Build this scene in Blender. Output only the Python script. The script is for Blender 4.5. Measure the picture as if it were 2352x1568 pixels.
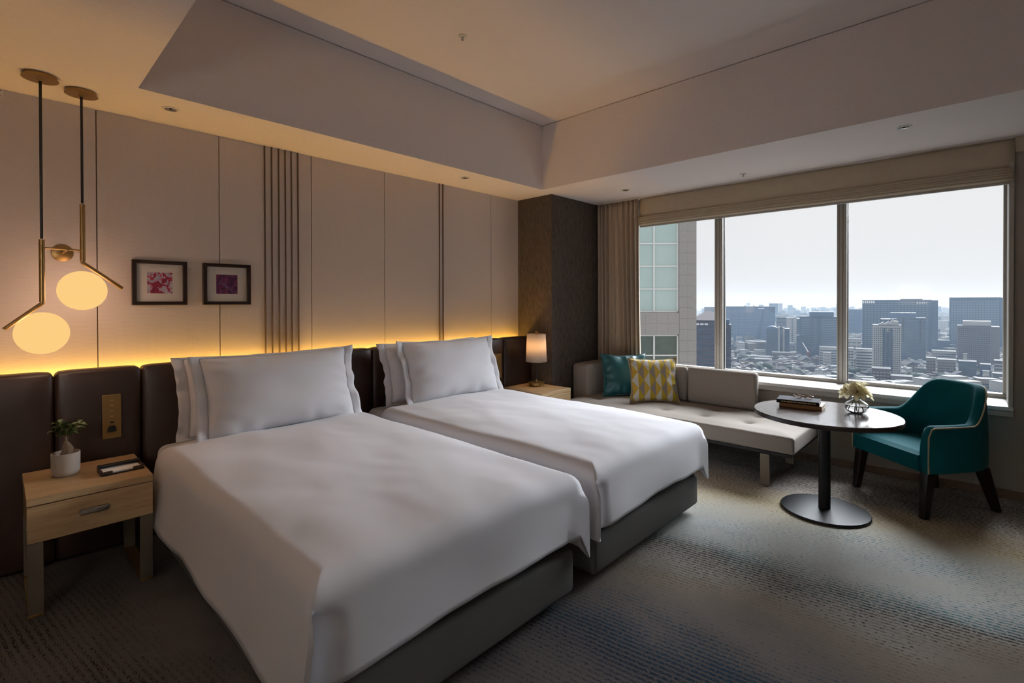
import bpy, bmesh, math, random
from mathutils import Vector, Matrix, noise

# ------------------------------------------------------------------ scene, camera, sky, sun, exposure
for o in list(bpy.data.objects):
    bpy.data.objects.remove(o, do_unlink=True)
scene = bpy.context.scene
COL = scene.collection
YAW, PITCH, ROLL, FPX, PPY, EYE = 0.762972802, -0.00709094216, -0.00238816449, 1133.23416, 702.028406, 1.5
fwd = Vector((math.cos(YAW), math.sin(YAW), 0)); rgt = Vector((math.sin(YAW), -math.cos(YAW), 0)); upv = Vector((0, 0, 1))
cF = fwd * math.cos(PITCH) + upv * math.sin(PITCH)
cU = -fwd * math.sin(PITCH) + upv * math.cos(PITCH)
cR = rgt * math.cos(ROLL) + cU * math.sin(ROLL)
cU = -rgt * math.sin(ROLL) + cU * math.cos(ROLL)
cam = bpy.data.cameras.new('camera')
cam.sensor_fit = 'HORIZONTAL'; cam.sensor_width = 36.0
cam.lens = 36.0 * FPX / 2352
cam.shift_y = -(784 - PPY) / 2352
cam.clip_start = 0.05; cam.clip_end = 20000
cam_o = bpy.data.objects.new('camera', cam); COL.objects.link(cam_o)
m = Matrix((cR, cU, -cF)).transposed().to_4x4(); m.translation = (0, 0, EYE)
cam_o.matrix_world = m
scene.camera = cam_o
vs = scene.view_settings
vs.view_transform = 'Standard'; vs.look = 'None'; vs.gamma = 1.0; vs.use_curve_mapping = False
vs.exposure = 0.0
scene.cycles.use_denoising = True; scene.cycles.use_adaptive_sampling = True; scene.cycles.adaptive_threshold = 0.02
scene.cycles.max_bounces = 9; scene.cycles.diffuse_bounces = 4; scene.cycles.glossy_bounces = 4
scene.cycles.transmission_bounces = 8; scene.cycles.transparent_max_bounces = 12; scene.cycles.volume_bounces = 0
scene.cycles.caustics_reflective = False; scene.cycles.caustics_refractive = False
scene.cycles.sample_clamp_indirect = 6.0

world = bpy.data.worlds.new('overcast_sky'); scene.world = world
world.use_nodes = True
SKY = 0.86
SUN_E, SUN_EL, SUN_AZ, SUN_ANG = 16.5, 34.0, -10.0, 52.0
def build_world():
    nt = world.node_tree; nt.nodes.clear()
    out = nt.nodes.new('ShaderNodeOutputWorld'); bg = nt.nodes.new('ShaderNodeBackground')
    tc = nt.nodes.new('ShaderNodeTexCoord'); nz = nt.nodes.new('ShaderNodeTexNoise'); rp = nt.nodes.new('ShaderNodeValToRGB')
    mp = nt.nodes.new('ShaderNodeMapping'); mp.inputs['Scale'].default_value = (1, 1, 2.2)
    nz.inputs['Scale'].default_value = 1.7; nz.inputs['Detail'].default_value = 4
    rp.color_ramp.elements[0].position = 0.3; rp.color_ramp.elements[0].color = (0.92, 0.92, 0.93, 1)
    rp.color_ramp.elements[1].position = 0.62; rp.color_ramp.elements[1].color = (1.0, 1.0, 1.0, 1)
    nt.links.new(tc.outputs['Generated'], mp.inputs[0]); nt.links.new(mp.outputs[0], nz.inputs['Vector'])
    nt.links.new(nz.outputs['Fac'], rp.inputs[0]); nt.links.new(rp.outputs[0], bg.inputs[0])
    bg.inputs[1].default_value = SKY
    nt.links.new(bg.outputs[0], out.inputs[0])
build_world()
sun = bpy.data.lights.new('veiled_sun', 'SUN'); sun.energy = SUN_E; sun.angle = math.radians(SUN_ANG); sun.color = (0.88, 0.93, 1.0)
sun_o = bpy.data.objects.new('veiled_sun', sun); COL.objects.link(sun_o)
sd = Vector((math.cos(math.radians(SUN_AZ)) * math.cos(math.radians(SUN_EL)), math.sin(math.radians(SUN_AZ)) * math.cos(math.radians(SUN_EL)), math.sin(math.radians(SUN_EL))))
sun_o.rotation_euler = sd.to_track_quat('Z', 'Y').to_euler(); sun_o.location = (30, 0, 30)

# ------------------------------------------------------------------ room dimensions (metres, camera stands at x=0 y=0)
XW, YH = 5.30, 4.08            # window wall, headboard wall
XL, YB = -1.5, -4.0            # unseen left wall and wall behind the camera
SOF, TOP = 2.73, 3.42          # lowered ceiling band and raised tray
TX0, TX1, TY1, TY0 = 0.57, 4.144, 3.50, -2.6

# ------------------------------------------------------------------ helpers
def lin(h):
    h = h.lstrip('#'); c = [int(h[i:i + 2], 16) / 255 for i in (0, 2, 4)]
    return tuple((x / 12.92 if x <= 0.04045 else ((x + 0.055) / 1.055) ** 2.4) for x in c)
def tag(o, label, cat=None, group=None, kind=None):
    if label: o['label'] = label
    if cat: o['category'] = cat
    if group: o['group'] = group
    if kind: o['kind'] = kind
    return o
def link(o, parent=None):
    COL.objects.link(o)
    if parent: o.parent = parent
    return o
def thing(name, label, cat, loc=(0, 0, 0), rz=0.0, group=None, kind=None):
    o = bpy.data.objects.new(name, None); o.empty_display_size = 0.05
    o.location = loc; o.rotation_euler = (0, 0, rz); link(o)
    return tag(o, label, cat, group, kind)
def mesh_from(name, verts, faces, mats=None, smooth=False, fm=None):
    me = bpy.data.meshes.new(name); me.from_pydata([tuple(v) for v in verts], [], faces)
    if mats:
        for k in (mats if isinstance(mats, (list, tuple)) else [mats]): me.materials.append(k)
    if fm:
        for p, i in zip(me.polygons, fm): p.material_index = i
    if smooth: me.polygons.foreach_set('use_smooth', [True] * len(me.polygons))
    me.update(); return me
def obj(name, me, parent=None, loc=(0, 0, 0), rot=(0, 0, 0)):
    o = bpy.data.objects.new(name, me); o.location = loc; o.rotation_euler = rot
    return link(o, parent)
def fixn(me):
    bm = bmesh.new(); bm.from_mesh(me); bmesh.ops.recalc_face_normals(bm, faces=bm.faces); bm.to_mesh(me); bm.free(); return me
def auto(o, ang=35):
    # smooth only shallow edges
    me = o.data; bm = bmesh.new(); bm.from_mesh(me); lim = math.radians(ang)
    for f in bm.faces: f.smooth = True
    for e in bm.edges:
        e.smooth = not (len(e.link_faces) == 2 and e.calc_face_angle(0) > lim)
    bm.to_mesh(me); bm.free(); return o
def shade(o):
    o.data.polygons.foreach_set('use_smooth', [True] * len(o.data.polygons)); return o
class MB:
    """collects shapes of one part"""
    def __init__(s): s.v = []; s.f = []; s.m = []
    def add(s, verts, faces, mi=0):
        n = len(s.v); s.v += [tuple(v) for v in verts]; s.f += [tuple(i + n for i in f) for f in faces]; s.m += [mi] * len(faces)
    def box(s, x0, x1, y0, y1, z0, z1, mi=0):
        s.add([(x0, y0, z0), (x1, y0, z0), (x1, y1, z0), (x0, y1, z0), (x0, y0, z1), (x1, y0, z1), (x1, y1, z1), (x0, y1, z1)],
              [(0, 3, 2, 1), (4, 5, 6, 7), (0, 1, 5, 4), (1, 2, 6, 5), (2, 3, 7, 6), (3, 0, 4, 7)], mi)
    def tube(s, pts, r, n=10, mi=0, closed=False):
        pts = [Vector(p) for p in pts]; rs = r if isinstance(r, (list, tuple)) else [r] * len(pts)
        base = len(s.v); N = len(pts); ref = None
        for i, p in enumerate(pts):
            if closed: t = (pts[(i + 1) % N] - pts[i - 1]).normalized()
            else: t = (pts[min(i + 1, N - 1)] - pts[max(i - 1, 0)]).normalized()
            if ref is None: ref = t.orthogonal().normalized()
            a = (ref - t * ref.dot(t))
            a = a.normalized() if a.length > 1e-6 else t.orthogonal().normalized()
            ref = a; b = t.cross(a)
            for k in range(n):
                th = 2 * math.pi * k / n; s.v.append(tuple(p + (a * math.cos(th) + b * math.sin(th)) * rs[i]))
        R = N if closed else N - 1
        for i in range(R):
            for k in range(n):
                A = base + i * n; B = base + ((i + 1) % N) * n
                s.f.append((A + k, A + (k + 1) % n, B + (k + 1) % n, B + k)); s.m.append(mi)
        if not closed:
            s.f.append(tuple(base + k for k in range(n - 1, -1, -1))); s.f.append(tuple(base + (N - 1) * n + k for k in range(n))); s.m += [mi, mi]
    def lathe(s, prof, n=32, c=(0, 0, 0), mi=0, caps=True):
        base = len(s.v)
        for r, z in prof:
            for k in range(n):
                th = 2 * math.pi * k / n; s.v.append((c[0] + r * math.cos(th), c[1] + r * math.sin(th), c[2] + z))
        for i in range(len(prof) - 1):
            for k in range(n):
                s.f.append((base + i * n + k, base + i * n + (k + 1) % n, base + (i + 1) * n + (k + 1) % n, base + (i + 1) * n + k)); s.m.append(mi)
        if caps:
            s.f.append(tuple(base + k for k in range(n - 1, -1, -1))); s.f.append(tuple(base + (len(prof) - 1) * n + k for k in range(n))); s.m += [mi, mi]
    def prism(s, poly, z0, z1, mi=0):
        n = len(poly)
        s.add([(x, y, z0) for x, y in poly] + [(x, y, z1) for x, y in poly],
              [tuple(range(n - 1, -1, -1)), tuple(range(n, 2 * n))] + [(k, (k + 1) % n, n + (k + 1) % n, n + k) for k in range(n)], mi)
    def mesh(s, name, mats, smooth=False):
        return fixn(mesh_from(name, s.v, s.f, mats, smooth, s.m))
    def build(s, name, mats, parent=None, loc=(0, 0, 0), rot=(0, 0, 0), smooth=None, bevel=0, seg=2):
        me = s.mesh(name, mats)
        if bevel:
            bm = bmesh.new(); bm.from_mesh(me)
            bmesh.ops.bevel(bm, geom=[e for e in bm.edges if len(e.link_faces) == 2 and e.calc_face_angle(0) > 0.5], offset=bevel, segments=seg, affect='EDGES', profile=0.5, clamp_overlap=True)
            bm.to_mesh(me); bm.free()
        o = obj(name, me, parent, loc, rot)
        if smooth: auto(o, smooth)
        return o
def box(name, x0, x1, y0, y1, z0, z1, mat, parent=None, bevel=0, seg=2):
    b = MB(); b.box(x0, x1, y0, y1, z0, z1)
    return b.build(name, mat, parent, bevel=bevel, seg=seg, smooth=40 if bevel else None)
def axis(h, r, n, mseg):
    e = [-h + r * (1 - math.cos(k * math.pi / 2 / mseg)) for k in range(mseg)]
    mid = [-(h - r) + 2 * (h - r) * k / n for k in range(n + 1)]
    return e + mid + [-x for x in reversed(e)]
def softbox(name, dims, r, n, mat, parent=None, loc=(0, 0, 0), rot=(0, 0, 0), fn=None, mseg=4):
    """rounded box, dims full sizes, centred; fn displaces a vertex"""
    hx, hy, hz = [d / 2 for d in dims]
    A = [axis(hx, r, n[0], mseg), axis(hy, r, n[1], mseg), axis(hz, r, n[2], mseg)]
    L = [len(a) for a in A]; idx = {}; V = []; F = []
    def vid(i, j, k):
        if (i, j, k) not in idx:
            p = Vector((A[0][i], A[1][j], A[2][k]))
            q = Vector((max(-hx + r, min(hx - r, p.x)), max(-hy + r, min(hy - r, p.y)), max(-hz + r, min(hz - r, p.z))))
            d = p - q
            if d.length > 1e-9: p = q + d.normalized() * r
            if fn: p = Vector(fn(p))
            idx[(i, j, k)] = len(V); V.append(p)
        return idx[(i, j, k)]
    for k, flip in ((0, 1), (L[2] - 1, 0)):
        for i in range(L[0] - 1):
            for j in range(L[1] - 1):
                q = [vid(i, j, k), vid(i + 1, j, k), vid(i + 1, j + 1, k), vid(i, j + 1, k)]; F.append(q[::-1] if flip else q)
    for j, flip in ((0, 0), (L[1] - 1, 1)):
        for i in range(L[0] - 1):
            for k in range(L[2] - 1):
                q = [vid(i, j, k), vid(i + 1, j, k), vid(i + 1, j, k + 1), vid(i, j, k + 1)]; F.append(q[::-1] if flip else q)
    for i, flip in ((0, 1), (L[0] - 1, 0)):
        for j in range(L[1] - 1):
            for k in range(L[2] - 1):
                q = [vid(i, j, k), vid(i, j + 1, k), vid(i, j + 1, k + 1), vid(i, j, k + 1)]; F.append(q[::-1] if flip else q)
    return obj(name, mesh_from(name, V, F, mat, True), parent, loc, rot)
def copy_tree(o, parent=None):
    c = o.copy(); COL.objects.link(c); c.parent = parent
    for ch in [k for k in bpy.data.objects if k.parent == o]: copy_tree(ch, c)
    return c
def sm(a, b, x):
    t = max(0.0, min(1.0, (x - a) / (b - a))); return t * t * (3 - 2 * t)
def nz3(x, y, z=0.0): return noise.noise(Vector((x, y, z)))

# ------------------------------------------------------------------ materials
def new_mat(name):
    mt = bpy.data.materials.new(name); mt.use_nodes = True
    nt = mt.node_tree; return mt, nt, nt.nodes['Principled BSDF']
def N(nt, t, **kw):
    n = nt.nodes.new(t)
    for k, v in kw.items(): setattr(n, k, v)
    return n
def mth(nt, op, a, b=None, c=None):
    n = nt.nodes.new('ShaderNodeMath'); n.operation = op
    for i, v in enumerate((a, b, c)):
        if v is None: continue
        if isinstance(v, (int, float)): n.inputs[i].default_value = v
        else: nt.links.new(v, n.inputs[i])
    return n.outputs[0]
def mix(nt, fac, a, b):
    n = nt.nodes.new('ShaderNodeMix'); n.data_type = 'RGBA'
    for sck, v in ((n.inputs['Factor'], fac), (n.inputs['A'], a), (n.inputs['B'], b)):
        if isinstance(v, (int, float)): sck.default_value = v
        elif isinstance(v, tuple): sck.default_value = (*v[:3], 1)
        else: nt.links.new(v, sck)
    return n.outputs['Result']
def mapped(nt, scale=(1, 1, 1), rot=(0, 0, 0), coord='Object'):
    tc = N(nt, 'ShaderNodeTexCoord'); mp = N(nt, 'ShaderNodeMapping')
    mp.inputs['Scale'].default_value = scale; mp.inputs['Rotation'].default_value = rot
    nt.links.new(tc.outputs[coord], mp.inputs[0]); return mp.outputs[0]
def noise_tex(nt, vec, scale, detail=3, rough=0.5):
    n = N(nt, 'ShaderNodeTexNoise'); n.inputs['Scale'].default_value = scale; n.inputs['Detail'].default_value = detail; n.inputs['Roughness'].default_value = rough
    nt.links.new(vec, n.inputs['Vector']); return n.outputs['Fac']
def bump(nt, b, h, strength=0.3, dist=0.01):
    n = N(nt, 'ShaderNodeBump'); n.inputs['Strength'].default_value = strength; n.inputs['Distance'].default_value = dist
    nt.links.new(h, n.inputs['Height']); nt.links.new(n.outputs[0], b.inputs['Normal'])
def plain(name, col, rough=0.6, metal=0.0, var=0.06, scale=6.0, bstr=0.0, bscale=200.0, spec=0.5, sheen=0.0):
    """a colour with slight mottling and optional fine relief"""
    mt, nt, b = new_mat(name); c = lin(col) if isinstance(col, str) else col
    v = mapped(nt); f = noise_tex(nt, v, scale)
    dk = tuple(x * (1 - var) for x in c); lt = tuple(min(1, x * (1 + var)) for x in c)
    nt.links.new(mix(nt, f, dk, lt), b.inputs['Base Color'])
    b.inputs['Roughness'].default_value = rough; b.inputs['Metallic'].default_value = metal; b.inputs['Specular IOR Level'].default_value = spec
    if sheen: b.inputs['Sheen Weight'].default_value = sheen; b.inputs['Sheen Roughness'].default_value = 0.4
    if bstr: bump(nt, b, noise_tex(nt, v, bscale, 2), bstr, 0.004)
    return mt
def weave(name, col, row=0.011, colp=0.011, rough=0.85, amt=0.35, var=0.10, axis_='Z', sheen=0.0, dist=0.002):
    """woven cloth: threads in two directions"""
    mt, nt, b = new_mat(name); c = lin(col)
    v = mapped(nt); sp = N(nt, 'ShaderNodeSeparateXYZ'); nt.links.new(v, sp.inputs[0])
    z_ = sp.outputs[axis_]; h_ = mth(nt, 'ADD', sp.outputs['X'], sp.outputs['Y' if axis_ == 'Z' else 'Z'])
    wob = noise_tex(nt, v, 14.0, 2)
    zz = mth(nt, 'ADD', z_, mth(nt, 'MULTIPLY', wob, row * 0.35))
    a = mth(nt, 'SINE', mth(nt, 'MULTIPLY', zz, 6.2832 / row)); d = mth(nt, 'SINE', mth(nt, 'MULTIPLY', h_, 6.2832 / colp))
    s = mth(nt, 'ADD', mth(nt, 'MULTIPLY', a, 0.34), mth(nt, 'MULTIPLY', d, 0.14))
    s = mth(nt, 'ADD', s, 0.5); g = noise_tex(nt, v, 160.0, 2)
    t = mth(nt, 'ADD', mth(nt, 'MULTIPLY', s, 0.7), mth(nt, 'MULTIPLY', g, 0.3))
    nt.links.new(mix(nt, t, tuple(x * (1 - var) for x in c), tuple(min(1, x * (1 + var)) for x in c)), b.inputs['Base Color'])
    b.inputs['Roughness'].default_value = rough; b.inputs['Specular IOR Level'].default_value = 0.25
    if sheen: b.inputs['Sheen Weight'].default_value = sheen
    bump(nt, b, t, amt, dist); return mt
def wood(name, c1, c2, rough=0.45, scale=(1.2, 14, 14), spec=0.4):
    mt, nt, b = new_mat(name); v = mapped(nt, scale)
    f = noise_tex(nt, v, 3.0, 5, 0.6); g = noise_tex(nt, v, 14.0, 2)
    t = mth(nt, 'ADD', mth(nt, 'MULTIPLY', f, 0.75), mth(nt, 'MULTIPLY', g, 0.25))
    r = N(nt, 'ShaderNodeValToRGB'); r.color_ramp.elements[0].position = 0.35; r.color_ramp.elements[1].position = 0.68
    r.color_ramp.elements[0].color = (*lin(c1), 1); r.color_ramp.elements[1].color = (*lin(c2), 1)
    nt.links.new(t, r.inputs[0]); nt.links.new(r.outputs[0], b.inputs['Base Color'])
    b.inputs['Roughness'].default_value = rough; b.inputs['Specular IOR Level'].default_value = spec; bump(nt, b, t, 0.08, 0.002); return mt
def emit(name, col, strength):
    mt, nt, b = new_mat(name)
    b.inputs['Base Color'].default_value = (0.8, 0.78, 0.72, 1); b.inputs['Emission Color'].default_value = (*col, 1); b.inputs['Emission Strength'].default_value = strength
    b.inputs['Roughness'].default_value = 0.15; return mt
def glass(name, tint=(1, 1, 1), gloss=0.06):
    """thin architectural pane: clear with a faint mirror"""
    mt = bpy.data.materials.new(name); mt.use_nodes = True; nt = mt.node_tree; nt.nodes.clear()
    o = N(nt, 'ShaderNodeOutputMaterial'); t = N(nt, 'ShaderNodeBsdfTransparent'); g = N(nt, 'ShaderNodeBsdfGlossy'); mx = N(nt, 'ShaderNodeMixShader'); fr = N(nt, 'ShaderNodeFresnel')
    t.inputs[0].default_value = (*tint, 1); g.inputs['Roughness'].default_value = 0.0; fr.inputs[0].default_value = 1.35
    f = mth(nt, 'MULTIPLY', fr.outputs[0], gloss / 0.06)
    nt.links.new(f, mx.inputs[0]); nt.links.new(t.outputs[0], mx.inputs[1]); nt.links.new(g.outputs[0], mx.inputs[2]); nt.links.new(mx.outputs[0], o.inputs[0]); return mt

M = {}
M['wallcloth'] = weave('woven_wall_cloth', '#d0c4be', 0.0085, 0.0085, amt=0.35, var=0.09)
def streaked(name, ca, cb, scale):
    mt, nt, b = new_mat(name); v = mapped(nt, scale); f = noise_tex(nt, v, 1.0, 3, 0.6)
    t = mth(nt, 'MULTIPLY', mth(nt, 'SUBTRACT', f, 0.3), 2.4)
    nt.links.new(mix(nt, t, lin(ca), lin(cb)), b.inputs['Base Color']); b.inputs['Roughness'].default_value = 0.8; b.inputs['Specular IOR Level'].default_value = 0.25; bump(nt, b, f, 0.4, 0.003); return mt
M['pillar'] = streaked('dark_streaked_wallpaper', '#3a312b', '#645a52', (150, 150, 14))
M['winwall'] = weave('grey_woven_wallpaper', '#938a80', 0.008, 0.008, amt=0.3, var=0.08)
M['ceil'] = plain('ceiling_paper', '#e4dad6', 0.9, var=0.02, scale=20, bstr=0.25, bscale=160, spec=0.2)
M['soffit'] = plain('ceiling_band_paper', '#e8dedb', 0.9, var=0.03, scale=30, bstr=0.4, bscale=120, spec=0.2)
M['bronze'] = plain('dark_bronze', '#6d5a48', 0.45, 0.5, var=0.05)
M['brass'] = plain('brushed_brass', '#a08050', 0.38, 0.85, var=0.05, scale=30)
M['leather'] = plain('brown_leather', '#33231d', 0.42, var=0.12, scale=9, bstr=0.12, bscale=260, spec=0.45)
M['linen'] = plain('white_cotton', '#d9d8dc', 0.85, var=0.012, scale=3, bstr=0.04, bscale=500, spec=0.2, sheen=0.15)
M['base'] = plain('charcoal_upholstery', '#565452', 0.9, var=0.12, scale=120, bstr=0.3, bscale=400, spec=0.2)
M['black'] = plain('matt_black', '#0c0b0b', 0.5, var=0.1)
M['oak'] = wood('light_oak', '#a98a63', '#c3a57c', 0.42)
M['oakdark'] = wood('oak_side', '#8f7453', '#a98a63', 0.45)
M['tabletop'] = wood('grey_brown_veneer', '#3b322e', '#544944', 0.16, (10, 1.0, 10), 0.2)
M['tableedge'] = plain('dark_edge_band', '#2a2320', 0.35)
M['steel'] = plain('black_powder_coat', '#141416', 0.46, 0.2, var=0.08, scale=20, spec=0.35)
M['darkwood'] = wood('espresso_wood', '#120d0b', '#211813', 0.35)
M['teal'] = plain('teal_velvet', '#06525a', 0.75, var=0.18, scale=7, bstr=0.08, bscale=300, spec=0.08, sheen=0.06)
M['tealsatin'] = plain('teal_satin', '#0d5157', 0.42, var=0.06, scale=8, spec=0.5, sheen=0.3)
M['piping'] = plain('beige_piping', '#a39276', 0.7)
M['sofa'] = weave('oat_boucle', '#948b82', 0.007, 0.007, amt=0.4, var=0.14, axis_='Y')
M['curtain'] = plain('tan_curtain_cloth', '#b3a08b', 0.85, var=0.07, scale=40, bstr=0.15, bscale=350, spec=0.2, sheen=0.25)
M['blind'] = plain('linen_blind', '#b8aa95', 0.85, var=0.07, scale=16, bstr=0.15, bscale=300, spec=0.2)
M['frame'] = plain('window_aluminium', '#aaa59d', 0.5, 0.1, var=0.03, scale=20)
M['sill'] = plain('white_sill', '#dcd9d4', 0.4, var=0.02)
M['skirting'] = wood('skirting_wood', '#5c4a3c', '#705a48', 0.5)
M['framewood'] = wood('dark_picture_wood', '#1c0f0c', '#2c1a14', 0.4)
M['mat'] = plain('cream_mount', '#cfc6bb', 0.85, var=0.02)
M['chrome'] = plain('polished_chrome', '#c9c9c9', 0.12, 1.0, var=0.02)
M['white'] = plain('white_plastic', '#d8d4cc', 0.5, var=0.02)
M['pot'] = plain('stone_pot', '#b3aaa0', 0.75, var=0.06, scale=40, bstr=0.1, bscale=200)
M['soil'] = plain('soil', '#20160f', 0.95, var=0.4, scale=60, bstr=0.6, bscale=120)
M['bark'] = plain('bonsai_bark', '#7a6450', 0.85, var=0.2, scale=40, bstr=0.4, bscale=120)
M['leaf'] = plain('ficus_leaf', '#3c5220', 0.4, var=0.35, scale=12)
M['paper'] = plain('note_paper', '#e8e4dc', 0.8, var=0.01)
M['pages'] = weave('book_pages', '#b9ad97', 0.0015, 0.2, amt=0.2, var=0.1)
M['navy'] = plain('navy_book_cloth', '#15161f', 0.8, spec=.15)
M['tan'] = plain('tan_book_cloth', '#7c5632', 0.6)
M['gilt'] = plain('gilt', '#b9a06a', 0.35, 0.6)
M['tortoise'] = plain('tortoiseshell', '#8a5636', 0.25, var=0.35, scale=60, spec=0.6)
M['petal'] = None
M['petalheart'] = plain('yellow_rose_heart', '#b3973f', 0.6, var=0.2, scale=50)
M['stem'] = plain('flower_stem', '#2f4a20', 0.5, var=0.2)
M['red'] = plain('red_print', '#9a2f2c', 0.6)
M['pane'] = glass('window_glass', (0.985, 0.99, 0.99), 0.02)
M['picglass'] = glass('picture_glass', (1, 1, 1), 0.06)
def clear_glass(name, ior=1.45, tint=(1, 1, 1)):
    mt, nt, b = new_mat(name); b.inputs['Base Color'].default_value = (*tint, 1); b.inputs['Transmission Weight'].default_value = 1.0
    b.inputs['Roughness'].default_value = 0.0; b.inputs['IOR'].default_value = ior; return mt
M['vase'] = clear_glass('clear_vase_glass'); M['water'] = clear_glass('water', 1.33)
def opal(name, col, strength, clear):
    """lit opal glass: glows, mirrors a little, and lets part of the lamp inside through"""
    mt, nt, b = new_mat(name); o = nt.nodes['Material Output']
    nt.nodes.remove(b); em = N(nt, 'ShaderNodeEmission'); em.inputs[0].default_value = (*col, 1); em.inputs[1].default_value = strength
    t = N(nt, 'ShaderNodeBsdfTransparent'); mx = N(nt, 'ShaderNodeMixShader'); mx.inputs[0].default_value = clear
    nt.links.new(em.outputs[0], mx.inputs[1]); nt.links.new(t.outputs[0], mx.inputs[2]); nt.links.new(mx.outputs[0], o.inputs[0]); return mt
M['globe'] = opal('opal_globe', (1.0, 0.63, 0.23), 0.98, 0.10)
M['led'] = emit('led_strip', (1.0, 0.54, 0.07), 56.0)
M['bulb'] = emit('bulb', (1.0, 0.66, 0.30), 6.0)
def shade_mat(nm='lamp_shade_cloth', ca='#d8ccc0', cb='#e8ded2'):
    mt = bpy.data.materials.new(nm); mt.use_nodes = True; nt = mt.node_tree; nt.nodes.clear()
    o = N(nt, 'ShaderNodeOutputMaterial'); d = N(nt, 'ShaderNodeBsdfDiffuse'); t = N(nt, 'ShaderNodeBsdfTranslucent'); mx = N(nt, 'ShaderNodeMixShader')
    v = mapped(nt); f = noise_tex(nt, v, 120.0, 2)
    c = mix(nt, f, lin(ca), lin(cb)); nt.links.new(c, d.inputs[0]); nt.links.new(c, t.inputs[0]); mx.inputs[0].default_value = 0.5
    nt.links.new(d.outputs[0], mx.inputs[1]); nt.links.new(t.outputs[0], mx.inputs[2]); nt.links.new(mx.outputs[0], o.inputs[0]); return mt
M['shade'] = shade_mat()
M['petal'] = shade_mat('cream_petal', '#e6dcb4', '#f2ecd2')
M['bronzegrey'] = plain('brushed_bronze_grey', '#7d7364', 0.42, 0.6, var=0.05, scale=30)
M['pewter'] = plain('hammered_pewter', '#98938c', 0.45, 0.7, var=0.15, scale=60)
def ramp(nt, fac, stops, interp='LINEAR'):
    r = N(nt, 'ShaderNodeValToRGB'); cr = r.color_ramp; cr.interpolation = interp
    for p, c in stops:
        e = cr.elements.new(p); e.color = (*(lin(c) if isinstance(c, str) else (c, c, c)), 1)
    cr.elements.remove(cr.elements[0]); cr.elements.remove(cr.elements[-1])
    nt.links.new(fac, r.inputs[0]); return r.outputs[0]
def carpet_mat():
    """rows of broken dashes; their colour and density change in broad bands across the room"""
    mt, nt, b = new_mat('patterned_carpet')
    R_ = (0, 0, math.radians(-9))
    v = mapped(nt, (1, 1, 1), R_)          # X across the rows, Y along them
    sp = N(nt, 'ShaderNodeSeparateXYZ'); nt.links.new(v, sp.inputs[0])
    wob = noise_tex(nt, v, 3.0, 2)
    xs = mth(nt, 'ADD', sp.outputs['X'], mth(nt, 'MULTIPLY', wob, 0.02))
    fr = mth(nt, 'FRACT', mth(nt, 'MULTIPLY', mth(nt, 'ADD', xs, 20.0), 38.0))
    tri = mth(nt, 'ABSOLUTE', mth(nt, 'SUBTRACT', fr, 0.5))          # 0 on the row line
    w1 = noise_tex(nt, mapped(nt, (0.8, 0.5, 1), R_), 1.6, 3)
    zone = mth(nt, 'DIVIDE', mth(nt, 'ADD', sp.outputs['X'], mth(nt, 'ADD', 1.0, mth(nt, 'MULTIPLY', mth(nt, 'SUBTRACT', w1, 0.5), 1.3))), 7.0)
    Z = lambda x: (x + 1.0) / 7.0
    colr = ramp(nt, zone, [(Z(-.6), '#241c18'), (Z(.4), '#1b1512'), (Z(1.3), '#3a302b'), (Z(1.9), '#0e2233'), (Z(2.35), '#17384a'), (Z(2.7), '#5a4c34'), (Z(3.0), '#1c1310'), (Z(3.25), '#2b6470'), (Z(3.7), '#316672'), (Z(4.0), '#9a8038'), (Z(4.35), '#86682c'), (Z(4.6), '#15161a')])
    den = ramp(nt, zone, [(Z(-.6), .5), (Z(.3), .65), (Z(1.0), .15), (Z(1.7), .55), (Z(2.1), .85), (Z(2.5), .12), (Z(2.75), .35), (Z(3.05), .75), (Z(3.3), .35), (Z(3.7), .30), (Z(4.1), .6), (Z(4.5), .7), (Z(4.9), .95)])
    w2 = noise_tex(nt, mapped(nt, (1.4, 0.7, 1), R_), 2.0, 2)
    dens = mth(nt, 'MAXIMUM', mth(nt, 'ADD', den, mth(nt, 'MULTIPLY', mth(nt, 'SUBTRACT', w2, 0.5), 1.5)), 0.0)
    dash = noise_tex(nt, mapped(nt, (150, 58, 1), R_), 1.0, 2, 0.6)
    row = mth(nt, 'LESS_THAN', tri, mth(nt, 'ADD', 0.08, mth(nt, 'MULTIPLY', dens, 0.24)))
    ds = mth(nt, 'GREATER_THAN', dash, mth(nt, 'SUBTRACT', 0.66, mth(nt, 'MULTIPLY', dens, 0.22)))
    dk = mth(nt, 'MULTIPLY', row, ds)
    # a second, sparser and paler thread between the rows
    d2 = mth(nt, 'GREATER_THAN', noise_tex(nt, mapped(nt, (170, 34, 1), R_), 1.0, 2), 0.53)
    thin = mth(nt, 'MULTIPLY', mth(nt, 'LESS_THAN', tri, 0.30), d2)
    g = noise_tex(nt, v, 260.0, 2)
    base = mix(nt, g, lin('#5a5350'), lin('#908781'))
    tint_with_light = ramp(nt, zone, [(Z(0), '#332c29'), (Z(2.1), '#242429'), (Z(2.8), '#6e6458'), (Z(3.4), '#b4b8b4'), (Z(4.2), '#cfc6ae'), (Z(4.7), '#cbc1b7')])  # ground tint with window light painted in: dark foreground, paler near the window
    base = mix(nt, mth(nt, 'ADD', 0.5, mth(nt, 'MULTIPLY', w2, 0.4)), base, tint_with_light)
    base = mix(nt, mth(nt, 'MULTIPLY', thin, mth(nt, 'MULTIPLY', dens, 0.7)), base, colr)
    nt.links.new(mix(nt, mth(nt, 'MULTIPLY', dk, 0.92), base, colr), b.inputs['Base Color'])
    b.inputs['Roughness'].default_value = 0.95; b.inputs['Specular IOR Level'].default_value = 0.1
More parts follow.
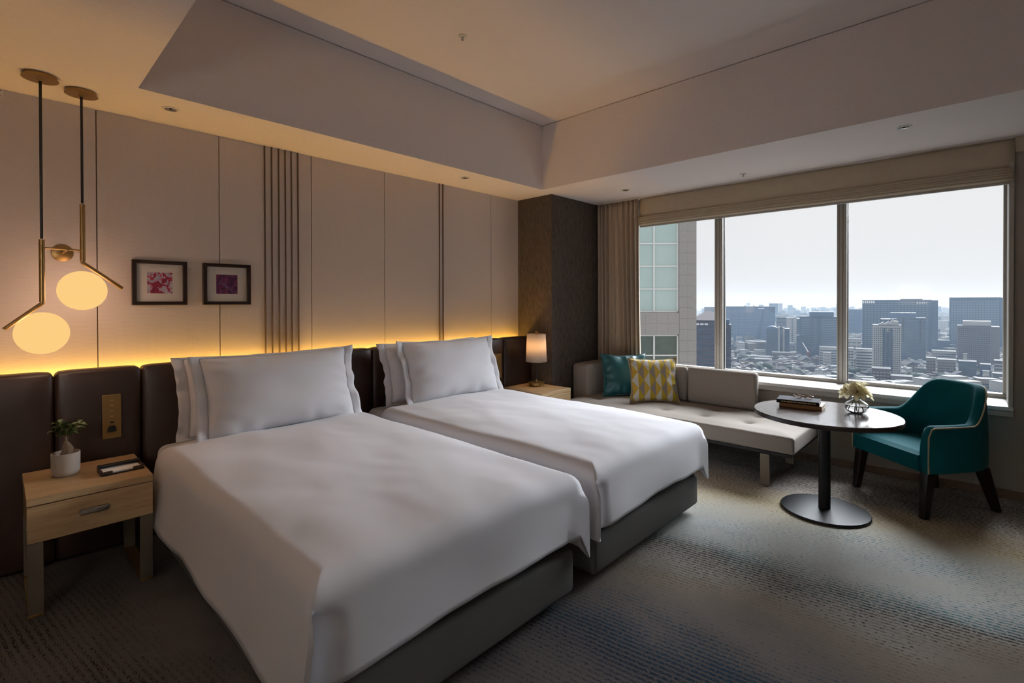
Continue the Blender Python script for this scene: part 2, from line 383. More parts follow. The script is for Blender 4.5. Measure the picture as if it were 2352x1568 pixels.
    h = mth(nt, 'SUBTRACT', g, mth(nt, 'MULTIPLY', dk, 0.4)); bump(nt, b, h, 0.5, 0.004); return mt
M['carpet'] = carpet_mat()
def pattern_cushion():
    mt, nt, b = new_mat('yellow_diamond_cloth')
    sp = N(nt, 'ShaderNodeSeparateXYZ'); nt.links.new(mapped(nt), sp.inputs[0])
    U = mth(nt, 'MULTIPLY', mth(nt, 'ADD', sp.outputs['X'], 1.0), 1 / 0.118); V = mth(nt, 'MULTIPLY', mth(nt, 'ADD', sp.outputs['Z'], 1.06), 1 / 0.175)
    fu = mth(nt, 'FRACT', U); fv = mth(nt, 'FRACT', V)
    a = mth(nt, 'ABSOLUTE', mth(nt, 'SUBTRACT', fu, 0.5)); c = mth(nt, 'ABSOLUTE', mth(nt, 'SUBTRACT', fv, 0.5))
    dia = mth(nt, 'LESS_THAN', mth(nt, 'ADD', a, c), 0.5); left = mth(nt, 'LESS_THAN', fu, 0.5)
    hat = mth(nt, 'GREATER_THAN', mth(nt, 'SINE', mth(nt, 'MULTIPLY', mth(nt, 'ADD', mth(nt, 'MULTIPLY', sp.outputs['X'], 0.45), sp.outputs['Z']), 900.0)), 0.1)
    gry = mix(nt, hat, lin('#6d615b'), lin('#a89c92'))
    inn = mix(nt, left, lin('#c9a53a'), gry); outc = mix(nt, left, lin('#cdc9bf'), lin('#b79a1c'))
    colr = mix(nt, dia, outc, inn)
    g = noise_tex(nt, mapped(nt), 220.0, 2); nt.links.new(mix(nt, mth(nt, 'MULTIPLY', g, 0.25), colr, (0.15, 0.12, 0.06)), b.inputs['Base Color'])
    b.inputs['Roughness'].default_value = 0.85; bump(nt, b, g, 0.3, 0.002); return mt
M['diamond'] = pattern_cushion()
def art_mat(name, stops, scale, seed):
    mt, nt, b = new_mat(name); v = mapped(nt, (1, 1, 0.75)); mp = v.node; mp.inputs['Location'].default_value = (seed, seed * 0.7, seed * 1.3)
    n = N(nt, 'ShaderNodeTexNoise'); n.inputs['Scale'].default_value = scale; n.inputs['Detail'].default_value = 6; n.inputs['Distortion'].default_value = 1.4; nt.links.new(v, n.inputs['Vector'])
    r = N(nt, 'ShaderNodeValToRGB'); cr = r.color_ramp; cr.interpolation = 'EASE'
    for p, c in stops:
        e = cr.elements.new(p); e.color = (*lin(c), 1)
    cr.elements.remove(cr.elements[0]); cr.elements.remove(cr.elements[-1])
    nt.links.new(n.outputs['Fac'], r.inputs[0]); nt.links.new(r.outputs[0], b.inputs['Base Color']); b.inputs['Roughness'].default_value = 0.5; return mt
M['art1'] = art_mat('magenta_abstract_print', ((0.30, '#3a1030'), (0.42, '#7a1030'), (0.50, '#a02038'), (0.54, '#b9aebc'), (0.62, '#8f8aa0'), (0.72, '#c8bcb8')), 26, 3.1)
M['art2'] = art_mat('plum_abstract_print', ((0.30, '#1c0c24'), (0.45, '#4a1444'), (0.55, '#6a1838'), (0.64, '#5a5878'), (0.69, '#2a1028'), (0.75, '#d8c8a0')), 30, 7.7)

# ------------------------------------------------------------------ the room shell
def struct(name, o, label, cat=None):
    tag(o, label, cat, None, 'structure'); return o
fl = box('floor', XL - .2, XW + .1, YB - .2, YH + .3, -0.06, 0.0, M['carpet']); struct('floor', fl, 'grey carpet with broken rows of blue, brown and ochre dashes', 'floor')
wb = box('wall_head', XL - .2, XW + .6, YH + .012, YH + .3, 0, TOP + .1, M['bronze']); struct('wall_head', wb, 'beige woven panelled wall behind the headboard', 'wall')
edges = [XL, -0.25, 0.447, 1.144, 1.834, 2.534, 3.20, 3.923, 4.380]
for a, b_ in zip(edges[:-1], edges[1:]):
    if abs(b_ - 3.20) < .01: b_ = 3.178
    if abs(a - 3.20) < .01: a = 3.224
    box('panel', a + .0025, b_ - .0025, YH, YH + .011, 0.002, SOF, M['wallcloth'], wb, 0.002, 1)
box('panel', 3.178 + .0025, 3.224 - .0025, YH, YH + .011, 0.002, SOF, M['wallcloth'], wb, 0.002, 1)
for xs in (1.462, 1.514, 1.568, 1.619, 1.668, 1.721, 3.178, 3.224):
    box('strip', xs - .0045, xs + .0045, YH - .012, YH + .010, 0.003, SOF, M['bronze'], wb, 0.002, 1)
wp = box('wall_pillar', 4.375, XW + .02, 3.555, YH + .011, 0, SOF, M['pillar'], None, 0.003, 1); struct('', wp, 'dark brown woven pillar between headboard wall and window', 'wall')
wl = box('wall_left', XL - .2, XL, YB, YH, 0, TOP, M['winwall']); struct('', wl, 'plain grey wall left of the camera', 'wall')
wk = box('wall_back', XL, XW, YB - .2, YB, 0, TOP, M['winwall']); struct('', wk, 'plain grey wall behind the camera', 'wall')
# window wall with its deep opening
WY0, WY1, WZ0, WZ1, XG = -0.135, 3.30, 0.70, 2.62, 5.74
ww = MB()
ww.box(XW, XW + .6, YB - .2, YH + .011, 0, WZ0 - .03); ww.box(XW, XW + .6, YB - .2, WY0 - .03, WZ0 - .03, SOF); ww.box(XW, XW + .6, WY1, 3.555, WZ0 - .03, SOF); ww.box(XW + .08, XW + .6, WY0 - .03, WY1, WZ1, SOF + .3)
wwo = ww.build('wall_window', M['winwall']); struct('', wwo, 'grey woven wall below and beside the wide window', 'wall')
# ceiling: raised tray and lowered band
ce = box('ceiling', XL, XW + .3, YB, YH + .01, TOP + .006, TOP + .15, M['ceil']); struct('', ce, 'raised pale ceiling inside the recessed tray', 'ceiling')
cb = MB()
cb.box(XL, TX0, YB, YH + .011, SOF, TOP); cb.box(TX1, XW + .6, YB, YH + .011, SOF, TOP)
cb.box(TX0, TX1, TY1, YH + .011, SOF, TOP); cb.box(TX0, TX1, YB, TY0, SOF, TOP)
cbo = cb.build('ceiling', M['soffit']); struct('', cbo, 'lowered beige ceiling band around the tray', 'ceiling')
# skirtings
bo = box('baseboard_window', XW - .014, XW, YB, 3.555, 0, .07, M['skirting'], None, .003, 1); struct('', bo, 'brown wooden skirting under the window', 'baseboard')
bo = box('baseboard_pillar', 4.36, XW - .014, 3.541, 3.555, 0, .07, M['skirting'], None, .003, 1); struct('', bo, 'brown wooden skirting at the pillar foot', 'baseboard')
bo = box('baseboard_left', XL, XL + .014, YB, YH - .001, 0, .07, M['skirting'], None, .003, 1); struct('', bo, 'brown wooden skirting on the left wall', 'baseboard')
bo = box('baseboard_back', XL + .014, XW - .014, YB, YB + .014, 0, .07, M['skirting'], None, .003, 1); struct('', bo, 'brown wooden skirting on the wall behind the camera', 'baseboard')
# window
win = thing('window_1', 'wide three-pane city window with grey mullions', 'window', (XG, (WY0 + WY1) / 2, WZ0), kind='structure')
def wpart(name, x0, x1, y0, y1, z0, z1, mat, bevel=.004):
    return box(name, x0 - XG, x1 - XG, y0 - win.location.y, y1 - win.location.y, z0 - WZ0, z1 - WZ0, mat, win, bevel, 1)
wpart('sill', XW - .035, XG - .03, WY0 - .03, 2.90, WZ0 - .03, WZ0, M['sill'])
wpart('sill', XW + .001, XG - .03, 2.9005, WY1, WZ0 - .03, WZ0, M['sill'])
wpart('apron', XW - .03, XW - .001, WY0 - .032, 2.90, WZ0 - .075, WZ0 - .031, M['frame'])
wpart('jamb', XW - .012, XG - .03, WY0 - .03, WY0, WZ0, WZ1, M['frame'])
wpart('jamb', XW + .002, XG - .03, WY1 - .02, WY1, WZ0, WZ1, M['frame'])
wpart('frame', XG - .03, XG + .06, WY0 - .03, WY1, WZ0 - .03, WZ0 + .035, M['frame'])
wpart('frame', XG - .03, XG + .06, WY0 - .03, WY1, WZ1 - .05, WZ1, M['frame'])
wpart('frame', XG - .03, XG + .06, WY0 - .03, WY0 + .02, WZ0 + .035, WZ1 - .05, M['frame'])
wpart('frame', XG - .03, XG + .06, WY1 - .03, WY1, WZ0 + .035, WZ1 - .05, M['frame'])
for y0, y1 in ((2.140, 2.228), (0.960, 1.040)):
    mu = wpart('mullion', XG - .055, XG + .06, y0, y1, WZ0 + .001, WZ1, M['frame'])
    box('groove', XG - .057 - XG, XG - .0551 - XG, y0 + .028 - win.location.y, y0 + .031 - win.location.y, .02, WZ1 - WZ0 - .01, M['black'], mu)
    box('groove', XG - .057 - XG, XG - .0551 - XG, y1 - .020 - win.location.y, y1 - .017 - win.location.y, .02, WZ1 - WZ0 - .01, M['black'], mu)
    box('gasket', -.005, .015, y0 - .006 - win.location.y, y0 - .0005 - win.location.y, .036, WZ1 - WZ0 - .05, M['black'], mu)
for y0, y1 in ((WY0 + .02, .954), (1.041, 2.134), (2.229, WY1 - .03)):
    wpart('pane', XG + .006, XG + .014, y0, y1, WZ0 + .035, WZ1 - .05, M['pane'], 0)
led = box('exterior_ledge', XG + .12, XG + .75, -1.2, 4.2, .40, .55, plain('ledge_coating', '#8f9690', 0.7), None, .01, 1)
tag(led, 'grey green outer ledge just below the window', 'ledge', None, 'structure')
# roman blind drawn up
rb = thing('roman_blind', 'beige linen roman blind drawn up above the window', 'blind', (XW - .03, 1.40, SOF))
def fabric(name, y0, y1, prof, mat, parent, ny=40, sag=.004):
    V = []; F = []
    for j in range(ny + 1):
        y = y0 + (y1 - y0) * j / ny
        for (x, z) in prof: V.append((x + .006 * nz3(y * 1.3, z * 5), y, z - sag * (1 + nz3(y * 2.1, 3.3))))
    n = len(prof)
    for j in range(ny):
        for i in range(n - 1): F.append((j * n + i, j * n + i + 1, (j + 1) * n + i + 1, (j + 1) * n + i))
    o = obj(name, mesh_from(name, V, F, mat, True), parent)
    s = o.modifiers.new('thick', 'SOLIDIFY'); s.thickness = .004; return o
fabric('blind_panel', -1.565, 1.56, [(.03 - .012 * math.sin(k * .35), -.23 * k / 9) for k in range(10)], M['blind'], rb)
for k in range(5):
    zc = -.232 - .019 * k; d = .028 + .006 * (k % 2)
    fabric('fold', -1.555, 1.56, [(.045, zc + .010)] + [(.018 - d * math.sin(a * math.pi / 8) * .9, zc + .010 * math.cos(a * math.pi / 8)) for a in range(9)] + [(.045, zc - .010)], M['blind'], rb, 40, .003)
box('bottom_rail', .025, .05, -1.54, 1.56, -.345, -.318, M['frame'], rb, .004, 1)
hd = box('trim_1', XW - .012, XW, YB, -0.167, SOF - .115, SOF, M['blind'], None, .002, 1); struct('', hd, 'brown header strip right of the blind', 'trim')
# curtain gathered at the pillar
cu = thing('curtain', 'tan floor-length curtain gathered beside the pillar', 'curtain', (5.252, 3.235, 0))
def curtain():
    V = []; F = []; ns, nzv = 220, 30
    for k in range(nzv + 1):
        t = k / nzv; z = .08 + (SOF - .085) * t
        w = .275 + .012 * (1 - t) ** 2; amp = .026 + .004 * (1 - t)
        for i in range(ns + 1):
            u = i / ns; y = (0.5 - u) * 2 * w - (.03 * (1 - t))
            ph = 2 * math.pi * (10 * u + .8 * math.sin(5 * u + .6)) + .5 * math.sin(3 * t + 7 * u)
            x = amp * math.sin(ph) * (1.0 + .35 * math.sin(9 * u)) + .006 * math.sin(2.3 * ph + 2 * t) + .006 * nz3(u * 5, t * 2.0)
            if t > .93: x *= 1 - .5 * (t - .93) / .07; x += .007 * math.sin(ph * 3)
            V.append((x, y, z))
    n = ns + 1
    for k in range(nzv):
        for i in range(ns): F.append((k * n + i, k * n + i + 1, (k + 1) * n + i + 1, (k + 1) * n + i))
    o = obj('curtain_cloth', mesh_from('curtain_cloth', V, F, M['curtain'], True), cu)
    s = o.modifiers.new('thick', 'SOLIDIFY'); s.thickness = .003
curtain()
box('curtain_track', -.02, .02, -.29, .29, SOF - .012, SOF - .0005, M['white'], cu, .003, 1)

# ------------------------------------------------------------------ headboard, beds
hb = thing('headboard', 'long dark brown leather headboard with padded upright panels', 'headboard', (2.0, 3.84, 0))
def hbp(x0, x1, back=False):
    w = x1 - x0 - .002
    def fn(p):
        u = p.x / (w / 2); v = (p.z) / .55
        b_ = .022 * (1 - abs(u) ** 6) * (1 - abs(v) ** 10) if p.y < 0 else 0
        dz = -.012 * abs(u) ** 8 if p.z > .4 else 0
        return (p.x, p.y - b_ + (0.02 if False else 0), p.z + dz)
    softbox('panel', (w, .11, 1.10), .024, (10, 2, 12), M['leather'], hb, ((x0 + x1) / 2 - 2.0, .075, .555), fn=fn)
xe = [-.996 + .408 * k for k in range(13)]
for a, b_ in zip(xe[:-1], xe[1:]): hbp(a, b_)
hbp(xe[-1], 4.372)
box('back_board', -3.0, 2.37, .131, .150, .01, 1.03, M['black'], hb)
ls = box('led_strip', -1.0, 4.33, 4.03, 4.05, 1.005, 1.012, M['led']); tag(ls, 'warm amber light strip hidden behind the headboard', 'light strip')
lsb = box('mount', -1.0, 4.33, 4.012, 4.068, .985, 1.004, M['bronze'], ls)

def make_bed(name, label, x0, x1, yf, head):
    t = thing(name, label, 'bed', ((x0 + x1) / 2, (yf + head) / 2, 0))
    w, l = x1 - x0, head - yf
    def bul(p):
        k = .010 * (1 - (p.z / .11) ** 2) if abs(p.x) > w / 2 - .02 or abs(p.y) > l / 2 - .02 else 0
        return p
    softbox('base', (w, l, .22), .03, (12, 16, 2), M['base'], t, (0, 0, .16), fn=bul)
    box('plinth', -w / 2 + .16, w / 2 - .16, -l / 2 + .16, l / 2 - .05, .0005, .052, M['black'], t)
    softbox('mattress', (w - .02, l - .02, .33), .06, (10, 14, 2), M['linen'], t, (0, .01, .436))
    return t
bed1 = make_bed('bed', 'white twin bed on a charcoal base nearest the bedside plant', .685, 1.995, 1.475, 3.812)
bed2 = make_bed('bed', 'white twin bed on a charcoal base beside the sofa', 2.165, 3.475, 1.475, 3.812)

def duvet(name, label, x0, x1, yf, yh, ztop, hem, seed, flare, mirror=False):
    """sheet of top grid plus contour levels hanging over left, foot and right sides; folded corners"""
    NW, NL, K = 44, 64, 5
    R = .085
    X0, X1, YF = x0 + R, x1 - R, yf + R       # start of the rounding
    V = []; F = []
    def top(x, y):
        u = (x - x0) / (x1 - x0) * 2 - 1; v = (y - yf) / (yh - yf)
        z = ztop + .020 * (1 - u * u) * (1 - (2 * v - 1) ** 6) - .012 * abs(u) ** 6
        z += .012 * nz3(x * 2.1 + seed, y * 1.7) + .008 * nz3(x * 4.3 + seed, y * 2.2 + 5) + .003 * nz3(x * 9 + seed, y * 7)
        z += .014 * math.exp(-((v - .9) / .07) ** 2) * (1 - u * u) - .03 * sm(.985, 1.0, v)
        return z
    for j in range(NL + 1):
        y = yh + (YF - yh) * j / NL
        for i in range(NW + 1):
            x = X0 + (X1 - X0) * i / NW; V.append((x, y, top(x, y)))
    n = NW + 1
    for j in range(NL):
        for i in range(NW): F.append((j * n + i, (j + 1) * n + i, (j + 1) * n + i + 1, j * n + i + 1))
    ring0 = [j * n for j in range(NL + 1)] + [NL * n] * K + [NL * n + i for i in range(1, NW)] + [NL * n + NW] * (K + 1) + [j * n + NW for j in range(NL - 1, -1, -1)]
    lv = [(math.sin(a), 1 - math.cos(a), 0) for a in [math.pi / 2 * q / 6 for q in range(1, 7)]] + [(1, 1, q / 12) for q in range(1, 13)]
    prev = ring0
    HS, HF = hem
    LC = ((-1.0, -.45), (-1.0, -.85), (-.95, -.97), (-.82, -1.0), (-.45, -1.0))
    LK = ((0, .055), (-.006, -.020), (.010, -.024), (.018, .060), (.070, .010))
    RC = ((.0, -1.0), (.45, -1.0), (.92, -.97), (1.0, -.85), (1.0, -.6), (1.0, -.3))
    RK = ((-.085, .0), (-.030, -.004), (.040, -.010), (.044, .004), (-.004, .030), (.0, .062))
    for li, (ou, dn, dr) in enumerate(lv):
        ring = []
        def put(bx, by, nx, ny, hem_, fl_, pos=None, dz=0.0):
            zt = top(max(X0, min(X1, bx)), max(YF, by))
            drop = zt - R - hem_
            s_ = bx + by
            wave = (.007 * math.sin(s_ * 8 + seed) + .010 * nz3(s_ * 3.2, seed, dr * 1.5)) * dr
            out = R * ou + fl_ * dr + wave
            hz_ = zt - R * dn - drop * dr + (.010 * math.sin(s_ * 4.0 + seed) + .008 * nz3(s_ * 6, seed)) * dr + dz
            p = (bx + nx * out, by + ny * out) if pos is None else pos
            ring.append(len(V)); V.append((p[0], p[1], hz_))
        e = sm(.0, .30, dr + .05) if dn > .95 else 0.0
        for j in range(NL + 1):
            y = yh + (YF - yh) * j / NL; put(X0, y, -1, 0, HS, flare)
        for q in range(5):          # left foot corner: side sheet runs past, foot sheet tucks behind it
            ax, ay = X0 + LC[q][0] * R * ou, YF + LC[q][1] * R * ou
            kx, ky = X0 - R + LK[q][0], YF - R + LK[q][1]
            fx = -flare * dr * (1.0 if q < 3 else .55)
            put(X0, YF, 0, 0, HS if q < 3 else HF, 0, (ax + (kx - ax) * e + fx, ay + (ky - ay) * e - .006 * dr))
        for i in range(1, NW):
            x = X0 + (X1 - X0) * i / NW; put(x, YF, 0, -1, HF, .006)
        for q in range(6):          # right foot corner: foot sheet ends in a hanging ear
            ax, ay = X1 + RC[q][0] * R * ou, YF + RC[q][1] * R * ou
            kx, ky = X1 + R + RK[q][0], YF - R + RK[q][1]
            put(X1, YF, 0, 0, HF if q < 2 else HS, 0, (ax + (kx - ax) * e, ay + (ky - ay) * e - .006 * dr), -.06 * dr * (q in (2, 3)))
        for j in range(NL - 1, -1, -1):
            y = yh + (YF - yh) * j / NL; put(X1, y, 1, 0, HS, .006)
        m_ = len(ring)
        for k in range(m_ - 1):
            a, b_, c, d = prev[k], prev[k + 1], ring[k + 1], ring[k]
            F.append((a, d, c, b_) if a != b_ else (a, d, c))
        prev = ring
    o = obj(name, mesh_from(name, V, F, M['linen'], True)); auto(o, 62)
    s = o.modifiers.new('thick', 'SOLIDIFY'); s.thickness = .010; s.offset = -1
    return tag(o, label, 'duvet')
d1 = duvet('duvet', 'white duvet folded over the foot of the bed nearest the plant', .640, 2.02, 1.445, 3.53, .655, (.275, .335), 1.7, .046)
d2 = duvet('duvet', 'white duvet folded over the foot of the bed beside the sofa', 2.135, 3.50, 1.445, 3.53, .650, (.285, .322), 8.2, .010)

def cushion_mesh(name, W, H_, T, mat, pinch, seed, n=30, crumple=.004, ear=0.0):
    V = []; F = []; idx = {}
    def vid(i, j, s):
        edge = i in (0, n) or j in (0, n)
        key = (i, j, 0 if edge else s)
        if key in idx: return idx[key]
        u = math.sin((i / n * 2 - 1) * math.pi / 2) * .35 + (i / n * 2 - 1) * .65; v = math.sin((j / n * 2 - 1) * math.pi / 2) * .35 + (j / n * 2 - 1) * .65
        k = 1 + ear * (abs(u * v)) ** 3
        x = W / 2 * u * (1 - pinch * (1 - v * v)) * k; z = H_ / 2 * v * (1 - pinch * (1 - u * u)) * k
        t = T / 2 * max(0, (1 - abs(u) ** 3.2) * (1 - abs(v) ** 3.2)) ** .55
        t *= 1 + .10 * nz3(u * 1.5 + seed, v * 1.5, s)
        rad = max(abs(u), abs(v))
        wr = crumple * sm(.45, .95, rad) * math.sin(14 * (u if abs(v) > abs(u) else v) + seed + 4 * nz3(u * 2, v * 2, seed)) * (0 if edge else 1)
        y = s * (t + wr) + (.006 * math.sin(9 * (u + v) + seed) * sm(.8, 1, rad))
        idx[key] = len(V); V.append((x, y, z)); return idx[key]
    for s in (-1, 1):
        for i in range(n):
            for j in range(n):
                q = [vid(i, j, s), vid(i + 1, j, s), vid(i + 1, j + 1, s), vid(i, j + 1, s)]; F.append(q if s < 0 else q[::-1])
    loop = [(i, 0) for i in range(n)] + [(n, j) for j in range(n)] + [(i, n) for i in range(n, 0, -1)] + [(0, j) for j in range(n, 0, -1)]
    return mesh_from(name, V, F, mat, True), [Vector(V[idx[(i, j, 0)]]) for i, j in loop]
def pillow(label, loc, rot, W, H_, T, seed, group):
    t = thing('pillow', label, 'pillow', loc, 0, group); t.rotation_euler = rot
    me, loop = cushion_mesh('pillow_body', W, H_, T, M['linen'], .05, seed, 34, .005)
    obj('pillow_body', me, t, (0, 0, H_ / 2))
    V = []; F = []; n = len(loop); wd = .065
    for k, p in enumerate(loop):
        side = abs(p.x) / (W / 2) > abs(p.z) / (H_ / 2) - .02
        d = Vector((math.copysign(1, p.x) * (1 if side else 0), 0, math.copysign(1, p.z) * (0 if side else 1)))
        corner = min(abs(p.x) / (W / 2), abs(p.z) / (H_ / 2)) > .93
        if corner: d = Vector((math.copysign(1, p.x), 0, math.copysign(.25, p.z)))
        w_ = wd if side or corner else .010
        for q in range(4):
            f_ = q / 3; r_ = p * .985 + d * (w_ * f_ + .004)
            wv = (.008 * math.sin(k * .37 + seed) + .034 * nz3(k * .23, seed)) * f_ * (1 if side else .2)
            V.append((r_.x, r_.y + wv, r_.z))
    for k in range(n):
        for q in range(3): F.append((k * 4 + q, ((k + 1) % n) * 4 + q, ((k + 1) % n) * 4 + q + 1, k * 4 + q + 1))
    o = obj('flange', mesh_from('flange', V, F, M['linen'], True), t, (0, 0, H_ / 2))
    s = o.modifiers.new('thick', 'SOLIDIFY'); s.thickness = .005
    return t
lean = math.radians(-19)
pillow('front white pillow on the bed nearest the plant', (1.385, 3.44, .645), (lean, 0, math.radians(1)), 1.00, .53, .25, .3, 'standing pillows')
pillow('rear white pillow on the bed nearest the plant, mostly hidden', (1.325, 3.60, .645), (math.radians(-15), 0, math.radians(-1)), 1.00, .51, .20, 2.1, 'standing pillows')
pillow('front white pillow on the bed beside the sofa', (2.90, 3.44, .640), (lean, 0, math.radians(-1)), 1.00, .54, .25, 4.4, 'standing pillows')
pillow('rear white pillow on the bed beside the sofa, mostly hidden', (2.79, 3.595, .645), (math.radians(-15), 0, math.radians(1)), 1.00, .51, .20, 6.0, 'standing pillows')

# ------------------------------------------------------------------ bedside tables and what stands on them
def nightstand(label, x0, x1, y0, y1, h):
    t = thing('nightstand', label, 'nightstand', ((x0 + x1) / 2, (y0 + y1) / 2, 0), 0, 'bedside tables')
    w, d = (x1 - x0) / 2, (y1 - y0) / 2
    box('top', -w, w, -d, d, h - .036, h, M['oak'], t, .002, 1)
    box('body', -w + .004, w - .004, -d + .022, d, h - .215, h - .0365, M['oakdark'], t, .002, 1)
    dr = box('drawer', -w + .001, w - .001, -d + .001, -d + .021, h - .215, h - .040, M['oak'], t, .002, 1)
    hnd = softbox('handle', (.115, .020, .026), .005, (16, 2, 4), M['pewter'], dr, (0, -d - .010, h - .115), fn=lambda p: (p.x, p.y + .004 * nz3(p.x * 60, p.z * 60), p.z))
    for s in (-1, 1):
        xa, xb = (w - .058, w - .002) if s > 0 else (-w + .002, -w + .058)
        box('leg', xa, xb, -d + .004, -d + .016, .013, h - .2155, M['bronzegrey'], t, .001, 1)
        box('leg', xa, xb, d - .030, d - .018, .013, h - .2155, M['bronzegrey'], t, .001, 1)
        box('foot_bar', xa, xb, -d + .004, d - .018, .001, .0125, M['brass'], t, .001, 1)
    return t
nightstand('light oak nightstand with one drawer under the globe pendants', .092, .585, 3.268, 3.80, .57)
nightstand('light oak nightstand carrying the table lamp beside the sofa', 3.815, 4.305, 3.235, 3.80, .57)
# potted bonsai
pl = thing('potted_bonsai', 'small ginseng fig bonsai in a pale round pot on the nightstand', 'plant', (.256, 3.60, .5705))
b = MB(); b.lathe([(.012, .0), (.046, .0), (.056, .012), (.060, .03), (.061, .118), (.060, .122), (.056, .122), (.055, .104), (.02, .104)], 36); b.build('pot', M['pot'], pl, smooth=50)
b = MB(); b.lathe([(.054, .098), (.04, .103), (.015, .105)], 20); b.build('soil', M['soil'], pl, smooth=60)
b = MB(); b.tube([(0, 0, .09), (.006, 0, .115), (.010, -.003, .140), (.003, -.004, .165), (0, 0, .182)], [.016, .023, .024, .017, .008], 12)
b.tube([(-.008, .003, .092), (-.014, .006, .112), (-.005, .004, .135)], [.008, .010, .007], 8); b.build('trunk', M['bark'], pl, smooth=60)
random.seed(5)
br = MB(); tips = []
for k in range(7):
    a = k * .9 + .4; L = random.uniform(.05, .10); e = random.uniform(.5, 1.2)
    p0 = Vector((0, 0, .175 + .008 * k)); p1 = p0 + Vector((math.cos(a) * L * math.cos(e), math.sin(a) * L * math.cos(e), L * math.sin(e))); pm = (p0 + p1) / 2 + Vector((0, 0, .008))
    br.tube([p0, pm, p1], [.003, .0025, .0015], 6); tips += [(p0.lerp(p1, q), a) for q in (.35, .6, .85, 1.0)]
br.tube([(0, 0, .17), (.002, 0, .22), (-.002, 0, .275)], [.006, .004, .002], 6); tips += [(Vector((0, 0, .2 + .015 * q)), q * 2.1) for q in range(6)]
br.build('branch', M['bark'], pl, smooth=60)
lv = []; lf = []
for i in range(7):
    t_ = i / 6; wv = .0105 * math.sin(math.pi * min(1, t_ * .95 + .02)) ** .8; zz = .012 * math.sin(t_ * 2.2) - .012 * t_ * t_
    lv += [(t_ * .045, -wv, zz + .003), (t_ * .045, 0, zz), (t_ * .045, wv, zz + .003)]
for i in range(6): lf += [(i * 3, i * 3 + 3, i * 3 + 4, i * 3 + 1), (i * 3 + 1, i * 3 + 4, i * 3 + 5, i * 3 + 2)]
leafm = mesh_from('leaf', lv, lf, M['leaf'], True)
for p, a in tips:
    for q in range(2):
        sc = random.uniform(.75, 1.15); o = obj('leaf', leafm, pl, tuple(p), (random.uniform(-.5, .5), random.uniform(-.7, .25), a + random.uniform(-1.1, 1.1) + q * 2.4)); o.scale = (sc, sc, sc)
# memo tray with paper
mt_ = thing('memo_tray', 'black leather memo tray on the nightstand', 'tray', (.475, 3.475, .5705), math.radians(2))
b = MB(); b.box(-.095, .095, -.062, .062, 0, .006); b.build('bottom', M['black'], mt_, bevel=.002, smooth=40)
for nm, q in (('side', (-.095, -.086, -.062, .062, .0065, .026)), ('side', (.086, .095, -.062, .062, .0065, .026)), ('side', (-.0855, .0855, .053, .062, .0065, .026)), ('front_lip', (-.0855, -.045, -.062, -.053, .0065, .022)), ('front_lip', (.045, .0855, -.062, -.053, .0065, .022)), ('flap', (-.094, .094, .030, .062, .0265, .0345))):
    box(nm, *q, M['leather'] if nm != 'flap' else M['black'], mt_, .002, 1)
pp = box('note_paper', -.083, .083, -.052, .050, .007, .015, M['paper'], None, .0005, 1); pp.location = (.475, 3.475, .5707); pp.rotation_euler = (0, 0, math.radians(2)); tag(pp, 'white block of note paper lying in the black memo tray', 'paper')
# table lamp
tl = thing('table_lamp', 'small bedside table lamp with white drum shade beside the pillar', 'lamp', (4.155, 3.60, .5705))
b = MB(); b.lathe([(.02, 0), (.082, 0), (.084, .003), (.084, .028), (.083, .031), (.092, .033), (.092, .039), (.03, .041), (.02, .042)], 40); b.build('base', M['brass'], tl, smooth=40)
b = MB(); b.lathe([(.018, .0425), (.018, .058), (.010, .062), (.008, .075)], 20); b.build('collar', M['brass'], tl, smooth=40)
b = MB(); b.lathe([(.009, .0755), (.009, .205), (.006, .21), (.006, .285)], 18); b.build('stem', M['steel'], tl, smooth=40)
b = MB(); b.tube([(.045, -.02, .041), (.045, -.02, .058)], .004, 8); b.build('switch', M['brass'], tl, smooth=40)
b = MB(); b.lathe([(.118, .270), (.104, .575)], 48, caps=False); o = b.build('shade', M['shade'], tl, smooth=60); s = o.modifiers.new('thick', 'SOLIDIFY'); s.thickness = .003
b = MB(); b.lathe([(.0, .34), (.016, .345), (.026, .375), (.018, .41), (.008, .43), (.0, .435)], 20, caps=False); b.build('bulb', M['bulb'], tl, smooth=60)
b = MB(); b.tube([(-.104, 0, .568), (.104, 0, .568)], .002, 6); b.build('spider_bar', M['brass'], tl)
b = MB(); b.tube([(0, 0, .285), (0, 0, .345)], .006, 8); b.build('bulb_socket', M['brass'], tl)
b = MB(); b.lathe([(.012, .569), (.012, .605), (.009, .608)], 16); b.build('finial', M['brass'], tl, smooth=40)
lt = bpy.data.lights.new('table_lamp_light', 'POINT'); lt.energy = 2.2; lt.color = (1.0, .62, .28); lt.shadow_soft_size = .03
lo = bpy.data.objects.new('table_lamp_light', lt); lo.location = (0, 0, .46); link(lo, tl)

